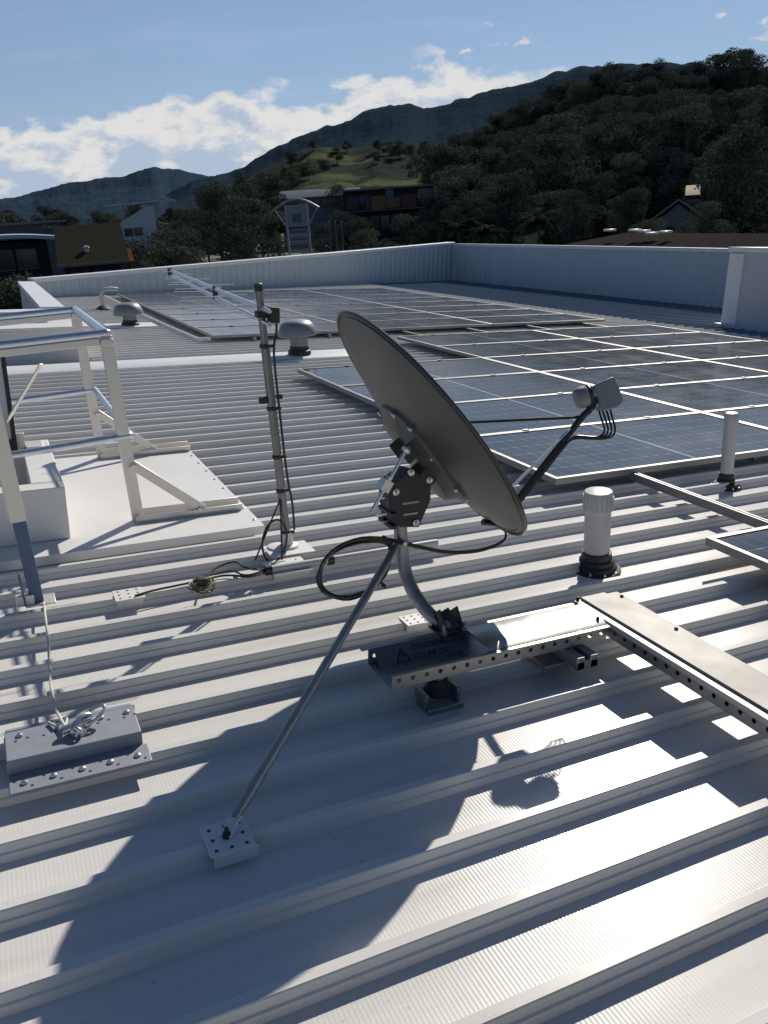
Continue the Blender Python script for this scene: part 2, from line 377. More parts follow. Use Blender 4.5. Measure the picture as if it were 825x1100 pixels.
def put_panel(uc,vc,w,label,group,tilt=0):
    o=pp if first[0] else copy_tree(pp); first[0]=False
    o.location=tuple(W((uc,vc,w))); o.rotation_euler=(0,A,0); o['label']=label; o['group']=group
U0=2.535; V0=3.30
for r in range(6):
    for c in range(3):
        if r>3 and c==0: continue
        side=['left','middle','right'][c]
        put_panel(U0+(c+.5)*1.99,V0+(r+.5)*.985,PZ+random.uniform(-.001,.001),f'dark blue solar panel, {side} column, {ORD[r]} row from the front of the near array','solar panels of the near array')
for r in range(8):
    for c in range(3):
        side=['left','middle','right'][c]
        put_panel(2.47+(c+.5)*1.99,10.08+(r+.5)*.985,PZ+random.uniform(-.001,.001),f'pale reflecting solar panel, {side} column, {ORD[r]} row from the front of the far array','solar panels of the far array')
put_panel(2.545+.995,2.30-.4925,.105,'solar panel cut off by the right edge below the bare rail','solar panels on the right')
# rails
def rail(u,va,vb,label,w=.064,group='mounting rails under the solar panels'):
    b=MB(); h=.044; 
    b.span((u-.018,va,w-h/2),(u-.004,vb,w+h/2)); b.span((u+.004,va,w-h/2),(u+.018,vb,w+h/2)); b.span((u-.004,va,w-h/2),(u+.004,vb,w+h/2-.01))
    at=(u,(va+vb)/2,w)
    single('mounting_rail',label,'rail',b,Mt['rail'],at,group,bevel=.002)
rail(3.05,1.55,7.3,'bare aluminium rail running from the near array to the panel on the right',.078)
GL='aluminium rail showing in the dark gap between the two panel arrays'
rail(4.04,3.36,7.2,'aluminium rail under the left column of the near array')
for u in(5.03,6.02,7.02,8.01): rail(u,3.36,17.9,GL)
for u in(2.97,3.96): rail(u,10.0,17.9,'aluminium rail under the left column of the far array')
# little L feet of the bare rail
for v in (3.19,2.50,):
    pass
# ------------------------------------------------------------------ vents and pipes
def boot(t,p,r,k=1.):
    b=MB(); p=np.array(p)
    b.lathe(p-UP*.008,UP,[(r*1.9*k,.0),(r*1.9*k,.018),(r*1.6*k,.024),(r*1.55*k,.036),(r*1.36,.044),(r*1.34,.060),(r*1.18,.066),(r*1.16,.092),(r*1.0,.094)],28)
    o=part(t,'rubber_boot',b,Mt['rubber'])
    s=MB()
    for j in range(10):
        a=2*math.pi*j/10; s.lathe(p+V(math.cos(a)*r*1.74*k,math.sin(a)*r*1.74*k,.010),(0,0,1),[(.006,-.004),(.006,.006),(.003,.008)],8)
    part(o,'screw',s,Mt['steel'])
def vent_pipe(p,r,h,label,capped):
    p=V(*p); t=thing('vent_pipe',label,'vent pipe',tuple(p))
    b=MB(); b.lathe(p-UP*.02,UP,[(r,0),(r,h-.05 if capped else h-.03)],28); part(t,'pipe',b,Mt['pvc'])
    c=MB()
    if capped:
        c.lathe(p,UP,[(r*1.02,h-.085),(r*1.10,h-.08),(r*1.10,h-.012),(r*1.02,h),(r*.5,h+.006),(.001,h+.007)],28)
        for k in range(20):
            a=2*math.pi*k/20; q=p+V(math.cos(a)*r*1.10,math.sin(a)*r*1.10,0)
            c.bar(q+UP*(h-.075),q+UP*(h-.018),.007,.007,(math.cos(a),math.sin(a),.01))
    else:
        c.lathe(p,UP,[(r*1.12,h-.05),(r*1.14,h-.045),(r*1.10,h-.012),(r*.9,h),(.001,h+.004)],24)
    part(t,'cap',c,Mt['pvc'])
    boot(t,p,r,1. if capped else 1.25)
vent_pipe((2.14,2.47,0),.052,.345,'short thick grey vent pipe with a ribbed cap and black boot',True)
vent_pipe((3.56,3.13,0),.034,.42,'tall slim grey vent pipe in front of the near solar array',False)
def cowl(p,r,h,label,plate=True):
    p=V(*p); t=thing('cowl_vent',label,'roof vent',tuple(p))
    b=MB(); b.lathe(p,(0,0,1),[(r*.62,.04),(r*.6,.075),(r*.52,.085),(r*.5,.12),(r*.47,.12)],24); part(t,'rubber_boot',b,Mt['rubber'])
    b=MB(); b.lathe(p+V(0,0,.10),UP,[(r*.46,0),(r*.46,h-.2)],24); part(t,'throat',b,Mt['cowl'])
    b=MB(); b.lathe(p,UP,[(r*.4,h-.155),(r*.98,h-.165),(r*1.02,h-.155),(r*1.02,h-.135),(r*.97,h-.10),(r*.86,h-.055),(r*.70,h-.022),(r*.45,h-.004),(.001,h)],32); part(t,'cowl',b,Mt['cowl'])
    if plate:
        b=MB(); b.span((p[0]-.34,p[1]-.28,.045),(p[0]+.34,p[1]+.28,.05)); part(t,'base_plate',b,Mt['coping'])
cowl((3.04,8.58,.03),.205,.40,'grey mushroom roof vent on the white flashing strip beside the dish',False)
cowl((1.86,12.4,0),.205,.36,'smaller looking mushroom roof vent on a white plate beyond the rail')
t=thing('gooseneck_pipe','thin white bent pipe on the far roof behind the mushroom vent','pipe',(1.87,15.3,0))
b=MB(); q=V(1.87,15.3,0); b.tube([q,q+UP*.28,q+UP*.36+V(.05,.02,0),q+UP*.38+V(.18,.06,0),q+UP*.36+V(.3,.12,0)],.035,10); part(t,'pipe',b,Mt['pvc'])
b=MB(); b.lathe(q,(0,0,1),[(.14,0.0),(.13,.05),(.07,.09),(.03,.1)],16); part(t,'rubber_boot',b,Mt['rubber'])
b=MB(); b.tube([(2.2,17.6,.10),(2.24,15.5,.07),(2.28,12.5,.06),(2.34,10.3,.06),(2.42,10.05,.09)],.022,8)
single('conduit','thin pale conduit running along the left edge of the far solar array','conduit',b,Mt['pvcwhite'],(2.28,12.5,0))
# ------------------------------------------------------------------ white cover sheet, hatch and guard rail
b=MB(); b.span((-.6,3.42,.043),(1.02,5.0,.052)); b.span((-.6,3.405,.012),(1.02,3.42,.052))
o=single('cover_sheet','flat white steel cover sheet laid over the ribs around the roof hatch','cover sheet',b,Mt['white'],(.3,4.2,.045))
s=MB()
for k in range(9):
    s.lathe((1.0,3.5+k*.18,.052),(0,0,1),[(.008,0),(.008,.004),(.003,.006)],8)
s2=bpy.data.objects.new('screw',s.mesh('screw',(.3,4.2,.045))); s2.data.materials.append(Mt['steel']); col.objects.link(s2); s2.parent=o
t=thing('roof_hatch','white boxed roof hatch with its grey lid standing open','roof hatch',(-.1,4.0,.05))
b=MB(); x0,x1,y0,y1,z0,z1=-.75,.212,3.58,4.5,.052,.285
for lo,hi in (((x0,y0,z0),(x1,y0+.10,z1)),((x0,y1-.10,z0),(x1,y1,z1)),((x1-.13,y0+.10,z0),(x1,y1-.10,z1)),((x0,y0+.1,z0),(x0+.1,y1-.1,z1))): b.span(lo,hi)
part(t,'upstand',b,Mt['white'],bevel=.006)
b=MB(); b.span((-.62,4.30,.30),(.045,4.345,.80)); part(t,'lid',b,Mt['trim'],bevel=.006)
b=MB(); b.span((.045,4.295,.29),(.062,4.35,.80)); b.span((-.62,4.288,.29),(.062,4.300,.345)); part(t,'seal',b,Mt['rubber'])
b=MB(); b.span((.10,4.30,.285),(.18,4.44,.297)); b.span((.06,4.34,.285),(.10,4.37,.36)); part(t,'hinge',b,Mt['alu'],bevel=.003)
b=MB(); b.bar((.02,4.28,.42),(.20,4.0,.74),.018,.006); part(t,'stay',b,Mt['alu'])
# guard rail
t=thing('guard_rail','silver aluminium guard rail with two rails and braced posts around the roof hatch','guard rail',(.5,4.3,.05))
RW=.052
pA=V(.515,3.70,.052); pB=V(.515,4.92,.052); HT=.835
def post(p,h,nm='post',w=.052,d=.028):
    b=MB(); b.bar(p,p+UP*h,d,w,(1,0,0)); return part(t,nm,b,Mt['alu'],bevel=.003)
a_=post(pA,HT); b_=post(pB,HT)
def rr(nm,p,q,r=.019):
    b=MB(); b.tube([p,q],r,14); b.lathe(p,np.array(p)-np.array(q),[(r,0),(r*.7,r*.6),(.001,r*.8)],12); b.lathe(q,np.array(q)-np.array(p),[(r,0),(r*.7,r*.6),(.001,r*.8)],12)
    return part(t,nm,b,Mt['alublue'])
tA=pA+UP*(HT+.012); tB=pB+UP*(HT+.012); mA=pA+UP*.40+V(.028,0,0); mB=pB+UP*.40+V(.028,0,0)
Lf=V(-1.3,0,-.1)
rr('top_rail',tA+V(.01,0,0),tA+Lf); rr('top_rail',tA+V(.0,0.0,.0),tB); rr('top_rail',tB,tB+Lf)
rr('mid_rail',mA,mA+Lf+V(0,-.04,0),.016); rr('mid_rail',mA,mB,.016); rr('mid_rail',mB,mB+Lf,.018)
for nm,p in (('corner_plate',tA),('corner_plate',tB)):
    b=MB(); b.box(p-UP*.035,(.05,.05,.03)); part(t,nm,b,Mt['alu'],bevel=.004)
# under-rail channels
for p in(tA,tB):
    b=MB(); b.bar(p-UP*.032+V(-.03,0,0),p-UP*.032+Lf,.035,.03); part(t,'rail_channel',b,Mt['alu'],bevel=.003)
for p,q0,q1 in((pA,.50,.99),(pB,.50,1.02)):
    b=MB(); y=p[1]; b.span((q0,y-.04,.052),(q1,y+.025,.062)); b.span((q0,y+.018,.062),(q1,y+.03,.10)); b.span((q0,y-.045,.062),(q1,y-.035,.085)); part(t,'base_channel',b,Mt['alu'],bevel=.003)
    b=MB(); b.bar(p+UP*.275+V(.01,-.028,0),V(.81,y-.028,.075),.012,.042,(0,0,1)); d=part(t,'brace',b,Mt['alu'],bevel=.003)
    s=MB()
    for q in(p+UP*.27+V(.02,-.036,0),V(.79,y-.036,.085),p+UP*.02+V(0,-.035,0)): s.lathe(q,(0,-1,0),[(.009,0),(.009,.007),(.004,.009)],8)
    part(t,'bolt',s,Mt['steel'])
# tall stile at the left
pL=V(.04,2.96,.045)
b=MB(); b.bar(pL+UP*.31,pL+UP*.98,.02,.05,(1,0,0)); b.bar(pL+UP*.31+V(-.027,.03,0),pL+UP*.98+V(-.027,.03,0),.05,.006,(1,0,0)); part(t,'ladder_stile',b,Mt['alu'],bevel=.002)
b=MB(); b.bar(pL,pL+UP*.34,.018,.044,(1,0,0)); b.bar(pL+V(-.04,-.012,0),pL+UP*.12+V(-.04,-.012,0),.03,.006,(1,0,0)); part(t,'stile_foot',b,simple('blue_grey_coating',(.07,.11,.20),.4,var=.1),bevel=.002)
b=MB(); b.span((.0,2.93,.041),(.10,3.02,.049)); b.span((-.03,2.94,.045),(.03,2.965,.085)); part(t,'foot_plate',b,Mt['alu'],bevel=.002)
# ------------------------------------------------------------------ rib brackets, static line anchor
def holes_top(mb,c,sx,sy,z,nx,ny,r=.006):
    for i in range(nx):
        for j in range(ny):
            x=c[0]+(i-(nx-1)/2)*sx/nx; y=c[1]+(j-(ny-1)/2)*sy/ny
            mb.lathe((x,y,z),(0,0,1),[(r,-.001),(r,.0008)],10)
    return mb
def rib_bracket(u,v,sx,sy,label,name='rib_bracket',mat=None,skirt=.032):
    mat=mat or Mt['white']; rv=min(ribs,key=lambda r:abs(r-v)); z=RH
    t=thing(name,label,'roof bracket',(u,rv,z))
    b=MB(); b.span((u-sx/2,rv-.05,z),(u+sx/2,rv-.05+sy,z+.005)); b.span((u-sx/2+.005,rv-.030,z-skirt),(u+sx/2-.005,rv-.026,z)); b.span((u-sx/2+.005,rv+.026,z-skirt),(u+sx/2-.005,rv+.03,z))
    part(t,'plate',b,mat,bevel=.0015)
    h=MB(); holes_top(h,(u,rv-.05+sy/2),sx*.95,sy*.95,z+.005,3,3,.0045); part(t,'bolt_hole',h,Mt['blk'])
    return t,rv
rib_bracket(.345,2.94,.105,.10,'small white roof bracket with a shackle near the stile foot')
t,rv=rib_bracket(.965,2.96,.16,.15,'white bracket plate clamped on the rib under the antenna pole')
rib_bracket(1.205,2.296,.09,.08,'small white bracket on the rib just behind the foot of the dish pole')
# anchor plate (hat shaped)
t=thing('roof_anchor','grey metal roof anchor plate with bolts and a shackle','roof anchor',(.07,1.95,.04))
b=MB(); ua,ub=-.092,.232
b.span((ua,1.925,.078),(ub-.004,2.06,.083)); b.span((ua,1.920,.043),(ub-.004,1.925,.083)); b.span((ua,1.838,.043),(ub+.006,1.920,.048)); b.span((ua,2.060,.043),(ub,2.065,.083)); b.span((ua,2.065,.043),(ub,2.135,.048))
part(t,'plate',b,Mt['plate'],bevel=.003)
s=MB()
for k in range(5): s.lathe((ua+.035+k*.066,1.872,.048),(0,0,1),[(.0085,0),(.009,.002),(.007,.006),(.003,.0075)],14)
for k in(0,3,4): s.lathe((ua+.035+k*.066,2.03,.083),(0,0,1),[(.008,0),(.009,.002),(.007,.006),(.003,.0075)],14)
part(t,'bolt',s,Mt['steel'])
h=MB()
for k in range(5):
    for dx,dy in((-.022,.014),(.016,-.016)): h.lathe((ua+.035+k*.066+dx,1.872+dy,.048),(0,0,1),[(.0038,-.001),(.0038,.0008)],8)
for k in(0,1,3,4):
    for dx,dy in((.018,-.016),(-.01,-.022)): h.lathe((ua+.035+k*.066+dx,2.03+dy,.083),(0,0,1),[(.0038,-.001),(.0038,.0008)],8)
part(t,'bolt_hole',h,Mt['blk'])
s=MB(); cx_,cy_=.092,1.985
def ring(c,r1,r2,ax,ay,tr,n=18): return [np.array(c)+np.array(ax)*r1*math.cos(2*math.pi*k/n)+np.array(ay)*r2*math.sin(2*math.pi*k/n) for k in range(n)]
s.tube(ring((cx_,cy_,.105),.030,.016,nrm(V(.8,.5,.25)),nrm(V(-.3,.3,.9)),0),.006,8,True)
s.tube(ring((cx_+.028,cy_+.02,.112),.036,.019,nrm(V(.9,.35,.3)),nrm(V(-.2,.8,.2)),0),.005,8,True)
s.tube(ring((cx_-.02,cy_-.012,.095),.022,.012,nrm(V(.5,-.6,.1)),(0,0,1),0),.005,8,True)
s.lathe((cx_-.01,cy_-.005,.083),(0,0,1),[(.020,0),(.018,.010),(.010,.022),(.010,.03)],12)
s.tube([(cx_-.05,cy_-.005,.10),(cx_-.01,cy_,.108),(cx_+.02,cy_+.012,.105)],.011,10)
part(t,'shackle',s,Mt['steel'])
b=MB(); zz=.1
b.tube([PV(48,655,2.95)+V(0,0,.03),PW(52,690,.055),PW(53,715,.03),PW(55,740,.05),PW(60,762,.065),PW(66,774,.10),(cx_-.04,cy_+.01,.10)],.0042,8)
b.tube([(cx_-.04,cy_+.01,.10),PW(72,772,.1),PW(60,780,.092),PW(52,776,.088)],.004,8)
single('tether_cord','thin white tether cord hanging from the stile foot to the roof anchor','cord',b,Mt['cord'],(.03,2.5,.05))
# ------------------------------------------------------------------ cable trays
TZ0,TZ1=.108,.152
def tray_common(t,p,d,L,wdir,wd,lid=None):
    pass
t=thing('cable_tray','perforated steel cable tray on rubber feet with a warning label beneath the dish pole','cable tray',(1.25,1.89,.1))
VF,VB=1.805,1.965; UA,UB=.885,1.63
b=MB(); b.perf((UA,VF,TZ0),(1,0,0),UB-UA,(0,0,1),TZ1-TZ0); b.perf((UA,VB,TZ0),(1,0,0),UB-UA,(0,0,1),TZ1-TZ0)
b.span((UA,VF,TZ0-.002),(UB,VB,TZ0)); b.span((UA-.02,VB,TZ1),(UB,VB+.018,TZ1+.002)); b.span((UA,VF-.012,TZ1),(UB,VF+.001,TZ1+.002))
part(t,'tray',b,Mt['galv'])
b=MB(); ul=1.20
b.prism([(ul,VF+.004,TZ1+.003),(ul,VF+.028,TZ1+.014),(ul,VB-.02,TZ1+.014),(ul,VB+.004,TZ1+.003)],(UB-ul,0,0)); b.prism([(ul-.03,VF+.004,TZ0+.004),(ul-.03,VB-.006,TZ0+.004),(ul,VB-.006,TZ1+.010),(ul,VF+.004,TZ1+.010)],(.0015,0,.0))
part(t,'lid',b,Mt['galvlid'])
# label on the inner face of the back flange of the open end
b=MB(); b.quad((.90,VB-.05,TZ0+.002),(1.19,VB-.05,TZ0+.002),(1.19,VB-.003,TZ1+.004),(.90,VB-.003,TZ1+.004)); lab=part(t,'warning_label',b,Mt['label'])
Yd=nrm(V(0,.047,.046)); nn=V(0,-.7,.7)*.0012
tx=text_mb('WARNING',.026,V(1.015,VB-.025,TZ0+.027)+nn,V(1,0,0),Yd); tx=text_mb('SOLAR DC',.026,V(1.015,VB-.046,TZ0+.006)+nn,V(1,0,0),Yd,tx)
o=V(.985,VB-.046,TZ0+.006)+nn; s1=[o+V(-.03,0,0),o+V(.022,0,0),o+V(-.004,0,0)+Yd*.045]; cI=sum(s1)/3; s2=[cI+(p-cI)*.68 for p in s1]
tx.add(s1+s2,[(0,1,4,3),(1,2,5,4),(2,0,3,5)]); tx.add([o+V(-.006,0,0)+Yd*a for a in(.014,.030)]+[o+V(-.002,0,0)+Yd*a for a in(.030,.014)],[(0,3,2,1)]); tx.add([o+V(-.006,0,0)+Yd*a for a in(.008,.011)]+[o+V(-.002,0,0)+Yd*a for a in(.011,.008)],[(0,3,2,1)])
part(lab,'lettering',tx,Mt['ink'],smooth=0)
# feet
rv=min(ribs,key=lambda r:abs(r-1.86))
def foot(u,v):
    b=MB(); b.lathe((u,v,.035),(0,0,1),[(.040,0),(.038,.02),(.030,.028),(.030,.045),(.026,.050)],20); o=part(t,'rubber_foot',b,Mt['rubber'])
    b=MB(); b.lathe((u,v,.08),(0,0,1),[(.021,0),(.021,.028)],16); part(t,'foot_stem',b,Mt['galv'])
    b=MB(); b.span((u-.058,v-.035,.0),(u-.046,v+.035,.055)); b.span((u+.046,v-.035,.0),(u+.058,v+.035,.055)); b.span((u-.058,v-.055,.0),(u+.058,v-.044,.018)); part(t,'saddle',b,Mt['galv'],bevel=.003)
foot(1.055,rv-.045)
b=MB(); b.span((1.40,1.80,.042),(1.52,1.98,.062)); b.span((1.47,1.74,.062),(1.50,1.98,.103)); b.span((1.52,1.74,.062),(1.55,1.98,.103)); b.span((1.47,1.74,.062),(1.55,1.75,.09)); part(t,'strut_clamp',b,Mt['galv'],bevel=.003)
# second tray towards the right edge
t=thing('cable_tray','long straight cable tray with full metal lid running out at the right edge','cable tray',(1.73,1.2,.1))
UL,UR=1.645,1.815; va,vb=.25,1.985
b=MB(); b.perf((UL,va,TZ0),(0,1,0),vb-va,(0,0,1),TZ1-TZ0); b.perf((UR,va,TZ0),(0,1,0),vb-va,(0,0,1),TZ1-TZ0); b.span((UL,va,TZ0-.002),(UR,vb,TZ0))
part(t,'tray',b,Mt['galv'])
b=MB(); z=TZ1+.003
b.prism([(UL+.022,va,z),(UL+.022,va,z+.012),(UR-.050,va,z+.012),(UR-.042,va,z+.005),(UR+.004,va,z+.005),(UR+.004,va,z-.012),(UR+.002,va,z-.012),(UR+.002,va,z)],(0,vb-va,0))
part(t,'lid',b,simple('dull_galvanised_lid',(.27,.262,.25),.62,.25,var=.22,scale=7,rvar=.12))
b=MB(); b.prism([(UL-.004,va,z-.012),(UL-.004,va,z+.004),(UL+.021,va,z+.004),(UL+.021,va,z),(UL-.002,va,z),(UL-.002,va,z-.012)],(0,vb-va,0)); part(t,'lid_edge',b,simple('bright_lid_edge',(.5,.48,.44),.5,.2,var=.15,scale=12))
s=MB()
for q in((UL-.02,vb-.03,z+.01),(UL+.01,vb+.0,z+.01),(UL-.03,vb-.15,z+.012),(UR-.01,vb-.04,z+.006),(UR-.02,vb-.3,z+.006)): s.lathe(q,(0,0,1),[(.006,-.008),(.006,.004),(.003,.006)],10)
part(t,'lid_screw',s,Mt['blk'])
for v in (.55,):
    b=MB(); b.lathe((1.73,v,.035),(0,0,1),[(.045,0),(.04,.03),(.03,.04),(.03,.071)],18); part(t,'rubber_foot',b,Mt['rubber'])
# ------------------------------------------------------------------ satellite dish
C=V(1.231,2.251,.723); az,el=-.048,.637; N=V(math.cos(el)*math.cos(az),math.cos(el)*math.sin(az),math.sin(el))
hx=nrm(np.cross((0,0,1),N)); vx=np.cross(N,hx); SA_,SB_=.4055,.451; DEP=.078
dish=thing('satellite_dish','dark grey offset satellite dish on a bent galvanised pole with brace','satellite dish',(1.15,2.05,.15))
def dp(r,th,off=0): return C+hx*SA_*r*math.cos(th)+vx*SB_*r*math.sin(th)-N*(DEP*(1-r*r)+off)
b=MB(); n=72; m=14
front=[dp(i/m,2*math.pi*k/n) for i in range(1,m+1) for k in range(n)]; back=[dp(i/m,2*math.pi*k/n,.003) for i in range(1,m+1) for k in range(n)]
fs=[(i*n+k,i*n+(k+1)%n,(i+1)*n+(k+1)%n,(i+1)*n+k) for i in range(m-1) for k in range(n)]
b.add(front+[dp(0,0)],fs+[(m*n,(k+1)%n,k)[::-1] for k in range(n)]); b.add(back+[dp(0,0,.003)],[f[::-1] for f in fs]+[(m*n,(k+1)%n,k) for k in range(n)])
refl=part(dish,'reflector',b,Mt['dish'],smooth=60)
b=MB(); b.tube([C+hx*(SA_+.001)*math.cos(2*math.pi*k/96)+vx*(SB_+.001)*math.sin(2*math.pi*k/96)-N*.004 for k in range(96)],.0058,8,True); part(refl,'rim',b,Mt['rim'])
# second pressed ring on the back just inside the rim
b=MB(); b.tube([dp(.962,2*math.pi*k/96,.003) for k in range(96)],.0042,6,True); part(refl,'pressed_ring',b,Mt['dish'])
# stamped backing frame
def dpl(x,y,off):
    r2=(x/SA_)**2+(y/SB_)**2; return C+hx*x+vx*y-N*(DEP*(1-r2)+off)
b=MB(); oc=V(-.0,-.055); nseg=40
def loop(sx,sy,off,pw=3.2,flat=None):
    L=[]
    for k in range(nseg):
        a=2*math.pi*k/nseg; c_,s_=math.cos(a),math.sin(a)
        x=oc[0]+sx*math.copysign(abs(c_)**(2/pw),c_); y=oc[1]+sy*math.copysign(abs(s_)**(2/pw),s_)
        L.append(dpl(x,y,off) if flat is None else C+hx*x+vx*y-N*flat)
    return L
rings=[loop(.128,.205,.001),loop(.126,.203,.014),loop(.105,.178,.022),loop(.092,.160,.0,flat=.108),loop(.05,.10,.0,flat=.110)]
vs=sum(rings,[]); fs=[(i*nseg+k,(i+1)*nseg+k,(i+1)*nseg+(k+1)%nseg,i*nseg+(k+1)%nseg) for i in range(4) for k in range(nseg)]+[tuple(range(4*nseg,5*nseg))]
b.add(vs,fs); part(refl,'backing_frame',b,Mt['dish'],smooth=50)
s=MB()
for x,y in((-.118,.10),(-.12,-.02),(-.118,-.16),(.118,.10),(.118,-.18),(-.05,.138)):
    s.lathe(dpl(x,y,.014),-N,[(.009,0),(.009,.006),(.005,.008)],10)
part(refl,'bolt',s,Mt['steel'])
# pole: base on tray, bend, vertical part
PB=V(1.168,1.985,.155); PT=PV(438,520,2.20)
pth=[PB,PB+V(-.004,.012,.012)]+[PV(x,y,v) for x,y,v in ((466,665,2.035),(453,650,2.085),(442,633,2.135),(435,614,2.175),(432,596,2.195),(430.5,575,2.20),(430,560,2.20))]
pth.append(pth[-1]+UP*.09)
# smooth the path
def smooth(P,it=2):
    P=[np.array(p) for p in P]
    for _ in range(it):
        Q=[P[0]]
        for a_,b__ in zip(P[:-1],P[1:]): Q+=[a_*.75+b__*.25,a_*.25+b__*.75]
        P=Q+[P[-1]]
    return P
b=MB(); b.tube(smooth(pth),.0215,18); pole=part(dish,'pole',b,Mt['galv'])
b=MB(); b.box(PB+V(0,-.005,-.004),(.10,.10,.006)); b.bar(PB+V(.0,-.02,.0),PB+V(-.015,.03,.045),.055,.012,(0,1,.4)); b.bar(PB+V(.03,-.01,0),PB+V(.03,.03,.05),.006,.05,(0,1,0)); b.bar(PB+V(-.03,-.01,0),PB+V(-.03,.03,.05),.006,.05,(0,1,0)); part(pole,'base_bracket',b,Mt['bracket'],bevel=.002)
s=MB()
for dx,dy in((.035,-.03),(-.035,-.03),(.04,.03)): s.lathe(PB+V(dx,dy,0),(0,0,1),[(.010,0),(.010,.012),(.005,.013),(.005,.03)],10)
part(pole,'bolt',s,Mt['steel'])
# elevation bracket
poly=[(417.5,523),(440.5,506),(454,510),(463,520),(462.6,537),(450,566.4),(430,566.4),(421,562),(418,540)]
vN,vF=2.165,2.235
b=MB()
for vv in(vN,vF): b.prism([PV(x,y,vN)+V(0,vv-vN,0) for x,y in poly],(0,.004,0))
p1,p2=PV(418,528,vN),PV(421,561,vN); b.prism([p1,p1+V(.0,.07,0),p2+V(0,.07,0),p2],(.004,0,0))
p1,p2=PV(419,523,vN),PV(441,507,vN); b.prism([p1,p2,p2+V(0,.07,0),p1+V(0,.07,0)],(0,0,.004))
eb=part(dish,'elevation_bracket',b,Mt['bracket'],bevel=.0015)
s=MB()
for x,y in((424.5,528),(460.5,515),(446,561),(441,507)): s.lathe(PV(x,y,vN),(0,-1,0),[(.011,0),(.011,.008),(.006,.009),(.006,.016)],10)
for x,y in((414,537),(408,556),(415,563)): s.bar(PV(x,y,vN)+V(-.005,.02,0),PV(x,y,vN)+V(.06,.02,.004),.006,.006)
part(eb,'bolt',s,Mt['steel'])
b=MB()
for y in (548,561):
    q=PV(420,y,2.20); b.box(q+V(-.012,0,0),(.02,.10,.012))
part(eb,'azimuth_clamp',b,Mt['bracket'],bevel=.001)
b=MB(); b.box(PV(441,540,vN)+V(0,-.001,0),(.055,.002,.006)); b.box(PV(441,552,vN)+V(0,-.001,0),(.05,.002,.006)); part(eb,'slot_mark',b,Mt['galv'])
# lugs between frame and bracket
b=MB()
for (xa,ya),(xb,yb) in (((428,478),(440,489)),((447,503),(462,516))):
    c0=PV((xa+xb)/2,(ya+yb)/2,2.2)
    for dv in(-.038,.034): b.box(c0+V(0,dv,0)+N*.02,(.085,.004,.055),(N,(0,1,0),vx*1.0))
part(dish,'hinge_lug',b,Mt['bracket'],bevel=.001)
b=MB(); r0,r1=PV(436.5,483,2.155),PV(399,550,2.155); b.tube([r0,r1],.0062,10); rod=part(dish,'adjusting_rod',b,Mt['steel'])
b=MB(); q=PV(413.5,521,2.155); b.box(q,(.035,.035,.03),(nrm(r1-r0),(0,1,0),nrm(np.cross(r1-r0,(0,1,0))))); b.lathe(r0+V(0,0,0),(0,-1,0),[(.012,-.01),(.012,.01),(.006,.014)],10); b.lathe(q-nrm(r1-r0)*.03,nrm(r1-r0),[(.012,0),(.012,.012)],6); part(rod,'nut',b,Mt['steel'])
# feed arm, LNB, stays
LP=V(1.803,2.164,.783); zL=depth(LP)
bot=C-vx*SB_*.985-N*.01
armtop=PD(627,446,zL)
b=MB(); b.tube([bot-N*.03+vx*.05,bot+N*.01,bot*.5+armtop*.5,armtop,PD(634,440,zL)],.0115,10); part(dish,'feed_arm',b,Mt['blk'])
for nm,st,en,mt,r in (('stay_rod',PD(552,521,depth(C-hx*.2-vx*.33)),PD(612,461,zL),Mt['steel'],.0048),('stay_rod',C+hx*SA_*.97-vx*.10,PD(624,448,zL),Mt['blk'],.0055)):
    b=MB(); b.tube([st,en],r,8); part(dish,nm,b,mt)
fd=nrm((C-vx*.05)-LP); side=nrm(np.cross(fd,vx)); upv=np.cross(side,fd)
# axis seen in the photograph: cap on the left, body on the right, slightly tilted
ca=PD(619,429,zL); cb=PD(633,424,zL); ax=nrm(cb-ca)
b=MB(); b.lathe(ca,ax,[(.004,-.004),(.030,-.002),(.036,.006),(.037,.02),(.036,.036),(.024,.044),(.020,.07),(.020,.085)],24); lnb=part(dish,'lnb',b,Mt['lnb'])
b=MB(); bc=PD(652,424,zL); e2=nrm(PD(655,440,zL)-PD(648,410,zL)); e1=nrm(PD(660,421,zL)-PD(636,428,zL)); e3=np.cross(e1,e2)
P2=[(-.045,-.040),(.030,-.052),(.040,-.010),(.044,.038),(.020,.052),(-.030,.050)]
b.prism([bc+e1*x+e2*y-e3*.022 for x,y in P2],e3*.044); part(lnb,'lnb_body',b,Mt['lnb'],bevel=.006)
b=MB(); b.tube([PD(634,440,zL),PD(637,430,zL),PD(635,420,zL),PD(631,416,zL)],[.014,.018,.019,.012],12); b.tube(ring(PD(633,424,zL),.026,.026,e2,e3,0),.007,8,True); part(lnb,'lnb_clamp',b,Mt['blk'])
for i in range(4):
    s=i*4.0; b=MB()
    pts=[PD(643+s,440-i*.8,zL),PD(646+s*1.0,450,zL),PD(650+s*.95,461-i*.2,zL-.006*i),PD(648+s*.9,467+i*.8,zL),PD(640+s*.5,470+i*.7,zL),PD(626,468.5+i*.8,zL),PD(616,468+i,zL),armtop*.72+bot*.28+V(.006,-.014,.004*i-.004),armtop*.4+bot*.6+V(.006,-.014,.004*i-.006),bot+V(.03,-.012,.02+.004*i)]
    b.tube(smooth(pts),.0036,7); part(lnb,'coax_cable',b,Mt['cable'])
for i,x in enumerate((641.5,646,650.5,655)):
    b=MB(); b.tube([PD(x,437-i,zL),PD(x+.8,442-i,zL)],.0055,8); part(lnb,'coax_connector',b,Mt['steel'])
